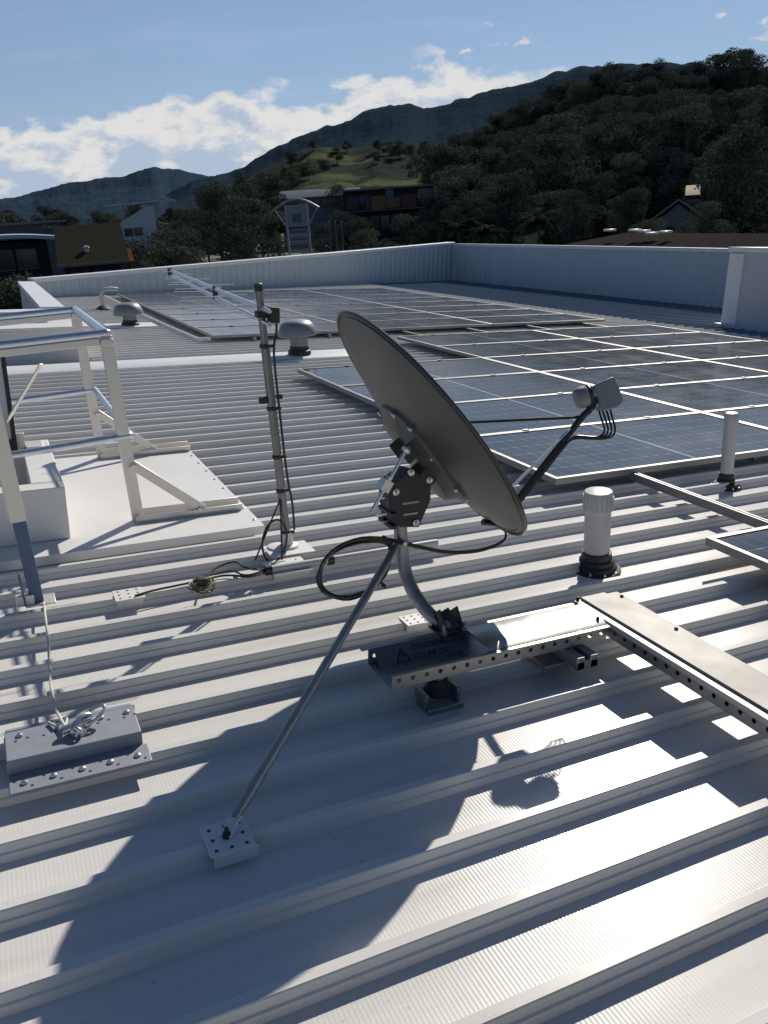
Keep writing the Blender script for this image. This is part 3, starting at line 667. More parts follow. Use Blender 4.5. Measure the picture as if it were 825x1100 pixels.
# brace strut with rib foot
st=PV(427,584,2.175); fv=min(ribs,key=lambda r:abs(r-1.50)); ft=V(.333,fv,.062)
b=MB(); d=nrm(ft-st); b.tube([st,st+d*.04,st+d*.07,ft-d*.07,ft-d*.035],[.009,.012,.0125,.0125,.010],12); br=part(dish,'brace_strut',b,Mt['galv'])
b=MB(); b.bar(ft-d*.045,ft+V(-.004,0,-.012),.028,.006,(0,0,1)); b.span((.285,fv-.05,.043),(.385,fv+.055,.048)); b.span((.292,fv-.047,.012),(.392,fv-.043,.043)); part(br,'foot_plate',b,Mt['pvcwhite'],bevel=.002)
h=MB(); holes_top(h,(.335,fv),.10,.105,.048,3,3,.0045); h.lathe((.333,fv,.048),(0,0,1),[(.010,0),(.010,.010),(.005,.011),(.005,.024)],8); part(br,'bolt',h,Mt['bracket'])
b=MB(); b.tube(ring(PV(431,583,2.2),.025,.025,(1,0,0),(0,1,0),0),.005,8,True); b.lathe(PV(433,583,2.178),(0,-1,0),[(.009,0),(.009,.014),(.004,.016)],8); part(br,'pole_clamp',b,Mt['steel'])
# coil and cables
def jit(P,s): return [np.array(p)+np.array([random.uniform(-s,s) for _ in range(3)]) for p in P]
loopx=[(421,583),(398,578),(371,583),(350,598),(341,617),(345,632),(358,640),(376,641),(396,634),(410,622),(418,606)]
coil=thing('cable_coil','loose coil of black coaxial cable hanging on the dish pole','cable coil',(1.0,2.18,.3))
for i in range(4):
    sc_=1-.035*(i%3); cxm,cym=382,610
    P=[PV(cxm+(x-cxm)*sc_+random.uniform(-1,1),cym+(y-cym)*sc_+random.uniform(-1,1)+i*.7,2.165+.006*i) for x,y in loopx]
    q=[]
    m_=len(P)
    for k in range(m_):
        p0,p1,p2,p3=P[k-1],P[k],P[(k+1)%m_],P[(k+2)%m_]
        for tt in(0,.33,.66): q.append(.5*((2*p1)+(-p0+p2)*tt+(2*p0-5*p1+4*p2-p3)*tt*tt+(-p0+3*p1-3*p2+p3)*tt**3))
    b=MB(); b.tube(q,.0044,7,True); part(coil,'cable',b,Mt['cable'])
b=MB()
for x,y in((413,578),(412,629),(346,634),(371,642)): 
    q=PV(x,y,2.17); b.box(q,(.010,.022,.013))
part(coil,'tape_band',b,Mt['blk'],bevel=.003)
b=MB()
zB=depth(bot)
for i in range(3):
    P=[PV(405,578+i,2.19),PV(420,579+i,2.17),PV(436,583+i*1.2,2.165),PV(452,587+i,2.175),PV(480,593+i*.9,2.19),PV(510,592+i*.9,2.19),PV(532,586+i*.7,2.19),PV(546,577+i*.4,2.2),bot+N*.02]
    b.tube(smooth(P),.0036,7)
single('coaxial_cable','black coaxial cables sagging from the dish pole to the foot of the dish','cable',b,Mt['cable'],(1.3,2.19,.25))
# ------------------------------------------------------------------ antenna pole
mb0=V(1.03,3.115,.046)
ant=thing('antenna_pole','slim steel pole with a twin boom antenna pointing away and taped cable','antenna',tuple(mb0))
H=1.075
b=MB(); b.tube([mb0,mb0+UP*.86],.0175,16); pm=simple('dark_galvanised_pole',(.20,.20,.20),.42,.7,var=.3,scale=20); p0=part(ant,'pole',b,pm)
b=MB(); b.tube([mb0+UP*.80,mb0+UP*H],.0145,16); part(p0,'upper_pole',b,pm)
b=MB(); b.lathe(mb0+UP*(H-.004),UP,[(.0165,-.02),(.0165,.006),(.010,.010),(.001,.011)],16); part(p0,'end_cap',b,Mt['blk'])
b=MB()
for hh in(.845,.60,.40,.255,.07): b.lathe(mb0+UP*hh,UP,[(.0185,-.009),(.022,-.007),(.022,.007),(.0185,.009)],14); b.box(mb0+UP*hh+V(.026,-.008,0),(.018,.014,.012))
b.box(mb0+UP*.635+V(-.032,.0,0),(.034,.025,.026)); b.box(mb0+UP*.635+V(.034,.0,.01),(.026,.016,.02)); part(ant,'cable_clamp',b,Mt['blk'],bevel=.003)
b=MB(); b.tube(smooth([mb0+UP*.98+V(.055,.0,0),mb0+UP*.90+V(.055,0,0),mb0+UP*.86+V(.035,-.01,0),mb0+UP*.80+V(.026,-.012,0),mb0+UP*.6+V(.026,-.012,0),mb0+UP*.3+V(.027,-.012,0),mb0+UP*.2+V(.04,-.01,0),mb0+UP*.08+V(.035,-.01,0)]),.0048,7); part(ant,'coax_cable',b,Mt['cable'])
b=MB(); b.span((.93,3.02,.046),(1.12,3.16,.051)); b.lathe(mb0,UP,[(.05,.003),(.045,.012),(.026,.018),(.024,.07)],16); b.lathe((.99,3.12,.05),(0,0,1),[(.05,0),(.045,.008),(.02,.012)],18); part(ant,'base_plate',b,Mt['white'],bevel=.002)
b=MB(); 
for e in(V(.86,3.02,.05),V(.96,2.98,.05)): b.tube([mb0+UP*.225+V(-.01,-.01,0),e],.0035,6)
part(ant,'stay_wire',b,Mt['bracket'])
b=MB(); P=[mb0+UP*.055+V(.015,-.03,0)+V(.0,.0,.0)]
cc=PV(295,581,3.06); P=[cc+V(1,0,0)*.058*math.cos(2*math.pi*k/22+.3)+nrm(UP+V(0,.1,0))*.088*math.sin(2*math.pi*k/22+.3)+V(.02,0,0)*math.sin(2*math.pi*k/22) for k in range(22)]
b.tube(P,.0045,7,True); part(ant,'cable_loop',b,Mt['cable'])
# twin boom log periodic antenna
bh=mb0+UP*.965; fe=PV(183,293,4.75); be=bh+V(.03,-.06,-.002)
ax_=nrm(fe-bh); ux=nrm(np.cross(ax_,(0,0,1))); wz=np.cross(ux,ax_)
boom=MB()
boom.tube([bh+wz*.024-ax_*.10,fe+wz*.012],.0085,10); boom.tube([bh-wz*.024-ax_*.10,fe-wz*.012],.0085,10); bo=part(ant,'boom',boom,Mt['alublue'])
Lb=np.linalg.norm(fe-bh); 
for k in range(11):
    tt=.05+.93*(k/10)**.9; ln=.22*(1-tt)+.045; s=1 if k%2 else -1
    b=MB(); c0=bh+ax_*Lb*tt
    b.tube([c0+wz*.02*s*(1-.5*tt),c0+wz*.02*s*(1-.5*tt)+ux*ln],.0022,6); b.tube([c0-wz*.02*s*(1-.5*tt),c0-wz*.02*s*(1-.5*tt)-ux*ln],.0022,6); part(bo,'element',b,Mt['alublue'])
b=MB(); b.box(fe,(.024,.04,.05),(ux,ax_,wz)); b.box(bh+ax_*Lb*.42,(.020,.024,.062),(ux,ax_,wz)); b.box(bh+ux*.040-ax_*.02,(.038,.05,.060),(ux,ax_,wz)); b.box(bh,(.046,.042,.024),(ux,ax_,wz)); part(bo,'boom_bracket',b,Mt['blk'],bevel=.004)
# conduit lying along the rib from the antenna to the dish pole, cable bundle and earth cable coil
rv=min(ribs,key=lambda r:abs(r-2.93))
b=MB(); b.tube([(.87,rv-.015,RH+.016),(1.62,rv-.015,RH+.016)],.0155,14)
o=single('conduit','grey conduit lying on a rib between the antenna pole and the dish','conduit',b,Mt['pvc'],(1.2,rv,.05))
b=MB()
for u in(.87,1.13): b.lathe((u-.012,rv-.015,RH+.016),(1,0,0),[(.017,0),(.021,.002),(.021,.026),(.017,.028)],14)
part(o,'saddle',b,Mt['blk'])
b=MB()
e0=V(.87,rv-.015,RH+.016)
b.tube(smooth([e0,e0+V(-.1,-.02,.03),PW(255,602,.07),PW(232,609,.06),PW(220,622,.05),PW(218,634,.05)]),.0042,7)
b.tube(smooth([e0,e0+V(-.08,-.05,.0),PW(245,617,.05),PW(222,622,.05),PW(200,627,.05),PW(165,634,.05),PW(145,640,.05)]),.0042,7)
b.tube(smooth([e0+V(0,.005,0),e0+V(-.1,-.03,.0),PW(250,612,.05),PW(225,618,.05),PW(208,624,.05)]),.0038,7)
single('cable_bundle','black cables spreading from the conduit end towards the left brackets','cable',b,Mt['cable'],(.7,2.9,.05))
q=PW(218,634,.045)
t=thing('earth_cable_coil','small tangled coil of yellow green earth cable on a rib','cable coil',tuple(q))
b=MB()
for k in range(6):
    a=random.uniform(0,6.28); c0=q+V(random.uniform(-.014,.014),random.uniform(-.010,.010),.010+.004*k); b.tube(jit(ring(c0,.040+random.uniform(-.006,.006),.030,(1,0,0),(0,1,.2),0,12),.004),.0034,6,True)
part(t,'cable',b,Mt['yel'])
b=MB(); b.box(q+V(0,0,.035),(.04,.03,.03)); part(t,'connector',b,Mt['blk'],bevel=.004)
#BACKGROUND
# ------------------------------------------------------------------ ground and hills
from mathutils import noise as mn
def hz(x):                                                  # image height of the true horizon, used only to size far things
    d=dirw(x,0); e=dirw(x,600); t=d[2]/(d[2]-e[2]); return t*600
def ground():
    mb=MB(); n=72; rad=[0.5,30,60,100,160,260,420,700,1200,2200,4500,9000,16000]
    vs=[(r*math.cos(2*math.pi*k/n),r*math.sin(2*math.pi*k/n),GZ) for r in rad for k in range(n)]
    mb.add(vs,[(i*n+k,i*n+(k+1)%n,(i+1)*n+(k+1)%n,(i+1)*n+k) for i in range(len(rad)-1) for k in range(n)]+[tuple(range(n))])
    t=NT('ground_cover'); nz=t.noise(.03,6); n2=t.noise(.4,5)
    a=t.mix(t.math('GREATER_THAN',nz,.5),(.05,.05,.05),(.05,.065,.03)); t.l(t.mix(t.math('MULTIPLY',n2,.5),a,(.03,.035,.02)),t.b.inputs['Base Color']); t.b.inputs['Roughness'].default_value=.9
    struct('ground',mb,t.m,roof=False,smooth=0)
ground()
def interp(pts,x):
    for (a,b),(c,d) in zip(pts[:-1],pts[1:]):
        if a<=x<=c: return b+(d-b)*(x-a)/(c-a)
    return pts[0][1] if x<pts[0][0] else pts[-1][1]
def fb(x,y,z=0,o=4): return mn.fractal(Vector((x,y,z)),1.0,2.0,o)
def hill_mat(name,c1,c2,scale,c3=None,thr=.56,bump=1.):
    t=NT(name); o=t.obj(); a=t.noise(scale,7,o,.65); m=t.math('MULTIPLY_ADD',a,2.2,-.6,clamp=True); c=t.mix(m,c1,c2)
    if c3:
        b=t.noise(scale*.09,4,o); k=t.math('MULTIPLY',t.math('SUBTRACT',b,thr),14,clamp=True); c=t.mix(k,c,c3)
    t.l(c,t.b.inputs['Base Color']); t.b.inputs['Roughness'].default_value=1; t.b.inputs['Specular IOR Level'].default_value=0
    t.bump(a,1.0,bump); return t.m
def hill(name,pts,dist,near,mat,amp,seed,sub=0,x0=None,x1=None,nc=420,nr=22):
    xa=pts[0][0];xb=pts[-1][0]; G=[]
    for j in range(nr+7):
        row=[]
        for i in range(nc+1):
            x=xa+(xb-xa)*i/nc; y=interp(pts,x); P=far(x,y,dist); zr=P[2]-sub; b=nrm(V(P[0]-EYEW[0],P[1]-EYEW[1]))
            if j<=nr: t=j/nr; d=near+(dist-near)*t; z=GZ-2+(zr-GZ+2)*(t**.85*(1-.25*math.sin(t*math.pi)))
            else: t=(j-nr)/6; d=dist*(1+.5*t); z=zr+(GZ-5-zr)*t
            q=EYEW[:2]+b*d; s=1/(amp*9)
            z+=amp*fb(q[0]*s*.35,q[1]*s*.35,seed,3)*1.6*math.sin(min(1,t if j<=nr else 1)*math.pi*.5)+amp*.55*fb(q[0]*s*2.2,q[1]*s*2.2,seed+5,4)
            row.append((q[0],q[1],z))
        G.append(row)
    mb=MB(); W_=nc+1; mb.add([p for r in G for p in r],[(j*W_+i,j*W_+i+1,(j+1)*W_+i+1,(j+1)*W_+i) for j in range(len(G)-1) for i in range(nc)])
    struct(name,mb,mat,roof=False,smooth=0); 
    ob=bpy.data.objects[name]; ob.data.polygons.foreach_set('use_smooth',[True]*len(ob.data.polygons))
    return G
hill('distant_hills',[(-120,226),(-40,218),(0,211),(30,207),(60,201),(85,196),(110,191),(135,187),(150,182),(160,178.5),(166,178),(174,181),(190,183),(215,187),(240,192),(280,196),(330,200)],5200,2600,
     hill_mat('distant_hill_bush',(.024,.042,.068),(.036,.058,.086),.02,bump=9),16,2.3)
hill('mountain',[(180,214),(205,197),(225,191),(245,186),(262,178),(280,167),(300,156),(320,147),(340,139),(360,132),(380,125),(400,117),(420,112),(440,112),(455,117),(470,116),(490,107),(510,100),(530,94),(560,86),(590,80),(620,76),(660,70),(700,67),(725,66),(745,67),(770,70),(800,71),(830,70),(900,66),(980,80)],3600,1500,
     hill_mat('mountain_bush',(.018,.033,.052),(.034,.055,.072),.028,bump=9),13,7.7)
GH=hill('green_hills',[(200,224),(235,205),(262,192),(285,184),(305,175),(325,166),(342,161),(360,160),(380,160),(400,154),(420,151),(445,151),(465,154),(490,163),(520,175),(560,190),(600,200)],1000,330,
     hill_mat('green_hill_pasture',(.024,.034,.034),(.050,.058,.042),.07,(.090,.104,.050),.58,bump=2.5),5,4.1)
FOREST=[(432,258),(447,238),(457,214),(464,194),(471,160),(491,144),(520,133),(542,124),(578,104),(609,89),(654,72),(690,66),(731,77),(761,64),(797,56),(825,59),(870,64),(930,80),(1000,110)]
FG=hill('forest_hill',FOREST,310,125,hill_mat('forest_floor',(.02,.03,.028),(.035,.045,.036),.2,bump=.5),1.2,9.4,sub=14,nc=200,nr=30)
# ------------------------------------------------------------------ trees
def leaf_mat(name,c1,c2):
    t=NT(name); oi=t.n('ShaderNodeObjectInfo'); nz=t.noise(7,2); 
    f=t.math('ADD',t.math('MULTIPLY',oi.outputs['Random'],.45),t.math('MULTIPLY_ADD',nz,1.8,-.65),clamp=True)
    c=t.mix(f,c1,c2); t.l(c,t.b.inputs['Base Color']); t.b.inputs['Roughness'].default_value=1; t.b.inputs['Specular IOR Level'].default_value=0
    tr=t.n('ShaderNodeBsdfTranslucent'); t.l(c,tr.inputs[0]); mx=t.n('ShaderNodeMixShader'); mx.inputs[0].default_value=.12
    out=t.t.nodes['Material Output']; t.l(t.b.outputs[0],mx.inputs[1]); t.l(tr.outputs[0],mx.inputs[2]); t.l(mx.outputs[0],out.inputs[0]); return t.m
LM=leaf_mat('dark_leaves',(.027,.040,.044),(.145,.158,.105)); LP_=leaf_mat('palm_fronds',(.018,.028,.016),(.045,.055,.034)); BK=simple('bark',(.07,.055,.042),.9)  # leaf tones lifted and blued, distance haze painted into the colour
def crown_mesh(kind,rng,nleaf=7000):
    """unit tree: height 1; many small leaf faces in clumps"""
    mb=MB(); clumps=[]
    if kind=='round': nC,zr,rr=17,(.34,.92),.30
    elif kind=='gum': nC,zr,rr=15,(.42,.96),.26
    elif kind=='tall': nC,zr,rr=15,(.22,.97),.18
    else: nC,zr,rr=14,(.12,.88),.42
    for i in range(nC):
        z=rng.uniform(*zr); f=(z-zr[0])/(zr[1]-zr[0]); 
        prof={'round':math.sin(math.pi*(.16+.76*f)),'gum':.55+.45*math.sin(math.pi*f),'tall':1.05-f*.85,'bush':math.sin(math.pi*(.3+.62*f))}[kind]
        a=rng.uniform(0,6.283); r=rr*prof*math.sqrt(rng.uniform(.05,1))
        s=rng.uniform(.105,.175)*(1.1 if kind in('round','bush') else .85)
        clumps.append((r*math.cos(a),r*math.sin(a),z,s))
    vs=[];fs=[]
    for x,y,z,s in clumps:
        for k in range(nleaf//nC):
            d=np.array([rng.gauss(0,1) for _ in range(3)]); d/=np.linalg.norm(d); q=np.array([x,y,z])+d*s*(rng.uniform(.55,1.05))*V(1,1,.72)
            n_=nrm(d+np.array([rng.gauss(0,.55) for _ in range(3)])); t1=nrm(np.cross(n_,(rng.random(),rng.random(),.3))); t2=np.cross(n_,t1); L=rng.uniform(.006,.0125); o=len(vs)
            vs+=[q-t1*L-t2*L*.6,q+t1*L-t2*L*.6,q+t1*L+t2*L*.6,q-t1*L+t2*L*.6]; fs.append((o,o+1,o+2,o+3))
    mb.add(vs,fs); tr=MB()
    tr.tube([(0,0,-.03),(.005,0,.2),(-.004,.004,.45),(.0,.0,zr[1]*.8)],[.022,.017,.012,.005],8)
    for x,y,z,s in clumps[:7]: tr.tube([(0,0,z*.55),(x*.5,y*.5,z*.8),(x,y,z)],[.010,.007,.003],6)
    return mb,tr
def palm_mesh(rng):
    mb=MB(); tr=MB(); tr.tube([(0,0,-.02),(.01,0,.35),(.0,.01,.72)],[.022,.016,.013],8); vs=[];fs=[]
    for k in range(20):
        a=6.283*k/20+rng.uniform(-.2,.2); e=rng.uniform(.1,1.1); L=rng.uniform(.26,.36); p=V(0,0,.72); d=V(math.cos(a)*math.cos(e),math.sin(a)*math.cos(e),math.sin(e)); sd=V(-math.sin(a),math.cos(a),0)
        for s in range(9):
            q=p+d*L/9; d=nrm(d+V(0,0,-.16)); 
            for g in(-1,1):
                o=len(vs); w=.07*math.sin(math.pi*(.15+.8*s/9)); vs+=[p,q,q+sd*g*w+V(0,0,-w*.5),p+sd*g*w*.8+V(0,0,-w*.55)-d*.0]; fs.append((o,o+1,o+2,o+3))
            p=q
    mb.add(vs,fs); return mb,tr
rng=random.Random(5)
KINDS={}
def reg(nm,n,kind):
    KINDS[nm]=[]
    for i in range(n):
        c,t=palm_mesh(rng) if kind=='palm' else crown_mesh(kind,rng)
        cm=c.mesh('crown',smooth=0); cm.materials.append(LP_ if kind=='palm' else LM); tm=t.mesh('trunk'); tm.materials.append(BK); KINDS[nm].append((cm,tm))
reg('round',3,'round'); reg('gum',3,'gum'); reg('tall',2,'tall'); reg('bush',2,'bush'); reg('palm',2,'palm')
def tree(p,h,kind,label,group,wide=1.,name=None):
    name=name or {'round':'broadleaf_tree','gum':'gum_tree','tall':'slender_tree','bush':'bushy_tree','palm':'palm_tree'}[kind]
    cm,tm=rng.choice(KINDS[kind]); t=bpy.data.objects.new(name,None); col.objects.link(t); tag(t,label,'palm tree' if kind=='palm' else 'tree',group)
    t.location=tuple(p); t.rotation_euler=(0,0,rng.uniform(0,6.28)); t.scale=(h*wide,h*wide,h)
    for nm,m in(('crown',cm),('trunk',tm)):
        o=bpy.data.objects.new(nm,m); col.objects.link(o); o.parent=t
    return t
FT='dark green tree among the dense trees covering the hill on the right'
placed=[]
def fpos(a,t):
    i=int(a*200); j=int(t*30); return np.array(FG[j][i])
tries=0
while len(placed)<195 and tries<20000:
    tries+=1; a=rng.uniform(.0,.86); t_=rng.uniform(.0,1.0)**.8; p=fpos(a,t_)
    if any(math.hypot(p[0]-q[0],p[1]-q[1])<6.0 for q in placed): continue
    placed.append(p); h=rng.uniform(10.5,17)*(1 if t_>.15 else .9)
    if a<.05: h*=.7
    tree(p-V(0,0,.4),h,rng.choice(['round','round','gum','gum','tall','bush']),FT,'trees on the wooded hill',rng.uniform(1.0,1.5))
for x in (462,469,474,480,490,503,516,530,545,558,572,586,600,614,628,642,656,670,686,702,718,735,752,768,784,800,815):
    x+=rng.uniform(-4,4); d=rng.uniform(265,300); yt=interp(FOREST,x)+rng.uniform(-3,4); p=far(x,yt,d); h=rng.uniform(14,18) if x>500 else rng.uniform(13,17)
    tree((p[0],p[1],p[2]-h),h,rng.choice(['round','gum','round']),'tree on the skyline of the wooded hill','trees along the skyline of the wooded hill',rng.uniform(.95,1.25))
for k in range(40):
    i=rng.randint(60,400); j=rng.randint(9,21); p=np.array(GH[j][i]); tree(p-V(0,0,1),rng.uniform(10,17),rng.choice(['round','bush','round']),'small dark tree on the distant green hills','trees on the green hills',rng.uniform(1.2,1.8))
def tat(x,ytop,d,kind,label,group=None,wide=1.,base=None):
    p=far(x,ytop,d); b=GZ if base is None else base; h=(p[2]-b)/.98
    return tree((p[0],p[1],b),h,kind,label,group,wide)
tat(798,128,118,'round','tall rounded dark tree standing before the wooded hill at the right edge',None,1.0)
tat(735,170,140,'gum','slim dark gum tree beside the pale roofed house on the right',None,1.0)
tat(680,200,120,'round','dark round tree left of the gabled house on the right',None,1.1)
tat(640,188,128,'gum','broad dark gum tree behind the long brown roof',None,1.2)
tat(612,205,112,'round','low dark round tree at the left end of the long brown roof',None,1.1)
tat(548,185,122,'round','dense dark tree in the middle of the front row below the wooded hill',None,1.25)
tat(470,208,118,'gum','brownish gum tree at the left foot of the wooded hill',None,1.1)
tat(492,222,96,'palm','left pale fronded palm in front of the wooded hill',None,1.1)
tat(522,230,92,'palm','right pale fronded palm in front of the wooded hill',None,1.1)
tat(580,216,90,'palm','dark palm tree standing above the middle of the right parapet',None,1.2)
tat(704,226,80,'bush','low dark bush before the left side of the gabled house on the right',None,1.1)
tat(762,216,84,'round','dark round tree just right of the gabled house',None,1.0)
# town trees
tat(148,253,66,'bush','low dark bush in front of the white angular house',None,1.3)
tat(178,246,82,'round','round dark tree just right of the white angular house',None,1.1)
tat(120,249,88,'bush','small dark bush at the right end of the long pale wall',None,1.2)
tat(262,238,78,'bush','broad dark tree with layered crown left of the tall shop sign',None,1.2)
tat(285,250,70,'bush','low dark bushy tree directly left of the tall shop sign',None,1.1)
tat(195,246,74,'round','large dark tree standing right of the brown roofed house',None,1.15)
tat(165,250,64,'bush','low dark tree pressed against the brown roofed house',None,1.0)
tat(228,193,128,'round','tallest dark tree in the middle of the town trees',None,1.0)
tat(262,196,140,'round','tall dark tree just right of the tallest town tree',None,1.1)
tat(292,194,150,'gum','tall dark gum tree behind the layered tree near the shop sign',None,1.1)
tat(250,222,100,'round','rounded dark tree in front of the tallest town trees',None,1.2)
tat(368,228,98,'round','dark round tree right of the tall shop sign',None,1.3)
tat(395,238,88,'bush','low bushy tree in front of the shops with coloured panels',None,1.0)
tat(345,236,105,'bush','small bushy tree just behind the tall shop sign',None,1.0)
for x,y,d,lb in((28,279,47,'left one of the two low shrubs behind the far left parapet corner'),(92,281,46,'shrub in front of the brown roofed house behind the parapet'),(60,288,44,'right one of the two low shrubs behind the far left parapet corner')): tat(x,y,d,'bush',lb,None,1.2)
TT='dark green tree in the belt of trees across the town on the left'
n=0
while n<64:
    x=rng.uniform(-60,470); d=rng.uniform(108,330)
    if (345<x<470 and d<175) or (290<x<350 and d<90) or (110<x<200 and d<118) or (285<x<395 and d<215): continue
    h=rng.uniform(8.5,14.5) if d>200 else rng.uniform(7.5,11)
    p=far(x,250,d); tree((p[0],p[1],GZ),h,rng.choice(['round','round','gum','bush','tall']),TT,'town trees',rng.uniform(1.0,1.4)); n+=1
# ------------------------------------------------------------------ buildings
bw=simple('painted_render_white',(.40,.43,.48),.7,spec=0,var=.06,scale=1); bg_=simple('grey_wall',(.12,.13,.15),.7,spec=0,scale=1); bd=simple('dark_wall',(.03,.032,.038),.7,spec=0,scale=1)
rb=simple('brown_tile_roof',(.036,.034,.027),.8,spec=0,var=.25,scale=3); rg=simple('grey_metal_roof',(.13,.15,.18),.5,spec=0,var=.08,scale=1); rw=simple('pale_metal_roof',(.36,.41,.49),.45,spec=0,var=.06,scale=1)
gl=simple('window_glass',(.015,.02,.025),.12,var=.1); br_=simple('orange_brick',(.13,.058,.028),.8,spec=0,var=.2,scale=6); cr=simple('cream_roof',(.26,.20,.13),.8,spec=.05,var=.08)
def frame(xl,xr,y,d,d2=None):
    a=far(xl,y,d); b=far(xr,y,d2 or d); b[2]=a[2]; r=nrm(V(b[0]-a[0],b[1]-a[1],0)); f=V(-r[1],r[0],0)
    if f@V(a[0]-EYEW[0],a[1]-EYEW[1],0)<0: f=-f
    return a,b,r,f,np.linalg.norm(b[:2]-a[:2])
Z3=V(0,0,1)
def bthing(name,label,cat,at,group=None): return thing(name,label,cat,tuple(at),group,world=True)
def bpart(t,name,mb,mat,**k):
    L=np.array(t.location); mb.v=[tuple(np.array(p)-L) for p in mb.v]; return part(t,name,mb,mat,**k)
def block(mb,o,r,f,x0,x1,y0,y1,z0,z1):
    return mb.box(o+r*(x0+x1)/2+f*(y0+y1)/2+Z3*((z0+z1)/2-o[2]),(x1-x0,y1-y0,z1-z0),(r,f,Z3))
def windows(t,o,r,f,xs,z0,z1,w,mat=None):
    for x in xs:
        b=MB(); block(b,o,r,f,x-w/2,x+w/2,-.06,.02,z0,z1); fr=bpart(t,'window',b,bg_); b=MB(); block(b,o,r,f,x-w/2+.08,x+w/2-.08,-.075,-.05,z0+.08,z1-.08)
        L=np.array(t.location); b.v=[tuple(np.array(p)-L) for p in b.v]; part(fr,'pane',b,gl)
# modern building at far left
a,b,r,f,Ln=frame(-45,69,262,60); t=bthing('modern_building','modern building at the far left with a curved pale roof above dark windows','building',(a[0],a[1],GZ))
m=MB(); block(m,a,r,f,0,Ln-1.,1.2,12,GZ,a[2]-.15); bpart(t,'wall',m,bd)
m=MB(); pr=[]; 
for k in range(13): x=-1+(Ln+1.2)*k/12; pr.append(a+r*x+Z3*(.42*math.sin(math.pi*(.10+.85*k/12))-.1))
m.prism(pr+[p-Z3*.22 for p in pr[::-1]],f*13); bpart(t,'roof',m,rw)
windows(t,a+f*1.2,r,f,[.9+1.45*k for k in range(int(Ln/1.45)-1)],a[2]-1.9,a[2]-.6,1.25)
m=MB(); block(m,a,r,f,-.5,Ln-.6,.2,1.2,a[2]-3.4,a[2]-2.5); bpart(t,'balcony_wall',m,rg)
a2,b2,r2,f2,L2=frame(-45,73,243,74); m=MB(); block(m,a2,r2,f2,0,L2,0,7,a2[2]-.18,a2[2]); block(m,a2,r2,f2,1,L2-2.2,1,6,a2[2]-2.2,a2[2]-.18); bpart(t,'upper_roof',m,bg_)
# brown roofed house
a,b,r,f,Ln=frame(62,136,285,52); t=bthing('brown_roofed_house','low house with a broad brown roof and an orange end wall on the left','house',(a[0],a[1],GZ))
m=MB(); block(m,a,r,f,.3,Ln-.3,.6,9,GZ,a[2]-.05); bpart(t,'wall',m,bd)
m=MB(); rz=a[2]+2.05; m.prism([a-f*.2,a+f*4.9+Z3*2.05,a+f*10-Z3*.0],r*(Ln+.2)); bpart(t,'roof',m,rb)
m=MB(); m.prism([a+r*(Ln+.22)+f*.1-Z3*.1,a+r*(Ln+.22)+f*2.3+Z3*.55,a+r*(Ln+.22)+f*2.3-Z3*4.,a+r*(Ln+.22)+f*.1-Z3*4.],r*.25); bpart(t,'end_wall',m,br_)
m=MB(); block(m,a,r,f,-.1,Ln+.2,-.32,-.21,a[2]-.14,a[2]); bpart(t,'gutter',m,bg_)
windows(t,a+f*.6,r,f,[1.0,2.4,3.5],a[2]-1.6,a[2]-.5,.9)
m=MB(); m.lathe(a+r*Ln*.45+f*1.3+Z3*.55,Z3,[(.12,0),(.12,.2),(.2,.22),(.16,.32),(.01,.36)],12); bpart(t,'roof_vent',m,bw)
# pale low wall and white house
a,b,r,f,Ln=frame(36,130,247,84); t=bthing('low_wall','long pale low wall across the town behind the brown roofed house','wall',(a[0],a[1],GZ)); m=MB(); block(m,a,r,f,0,Ln,0,.3,GZ,a[2]); bpart(t,'wall_panel',m,bg_); m=MB(); block(m,a,r,f,-.05,Ln+.05,-.05,.35,a[2],a[2]+.12); bpart(t,'wall_cap',m,rg)
a,b,r,f,Ln=frame(126,168,242,92); t=bthing('white_house','white angular modern house with a slanting roof among the town trees','house',(a[0],a[1],GZ))
m=MB(); m.prism([a+Z3*(GZ-a[2]),a+r*Ln+Z3*(GZ-a[2]),a+r*Ln+Z3*1.55,a+r*(Ln*.82)+Z3*1.6,a+Z3*.1],f*6); bpart(t,'wall',m,bw)
m=MB(); o=a+Z3*1.75-r*.8; m.prism([o,o+r*(Ln+2.4)+Z3*.25,o+r*(Ln+2.4)+Z3*.42,o+Z3*.15],f*7); bpart(t,'roof',m,rw)
m=MB(); o=a+Z3*2.3+r*(Ln+.6); m.prism([o,o+r*1.7-Z3*.4,o+r*1.7-Z3*.25,o+Z3*.15],f*4); bpart(t,'roof_fin',m,rw)
windows(t,a,r,f,[1.0,1.95],a[2]-1.15,a[2]-.35,.85)
# grey roofed buildings behind the sign
for xl,xr,y,d,lb in((299,345,209,200,'left one of two long grey roofed buildings behind the tall shop sign'),(331,388,207,225,'right one of two long grey roofed buildings behind the tall shop sign')):
    a,b,r,f,Ln=frame(xl,xr,y+5,d); t=bthing('long_building',lb,'building',(a[0],a[1],GZ)); m=MB(); block(m,a,r,f,.4,Ln-.4,.5,9.5,GZ,a[2]-.02); bpart(t,'wall',m,bg_); m=MB(); m.prism([a-f*.3,a+f*5+Z3*1.7,a+f*10.3],r*Ln); bpart(t,'roof',m,rg); windows(t,a+f*.5,r,f,[1.5+2.2*k for k in range(int(Ln/2.2)-1)],a[2]-1.9,a[2]-.7,1.5)
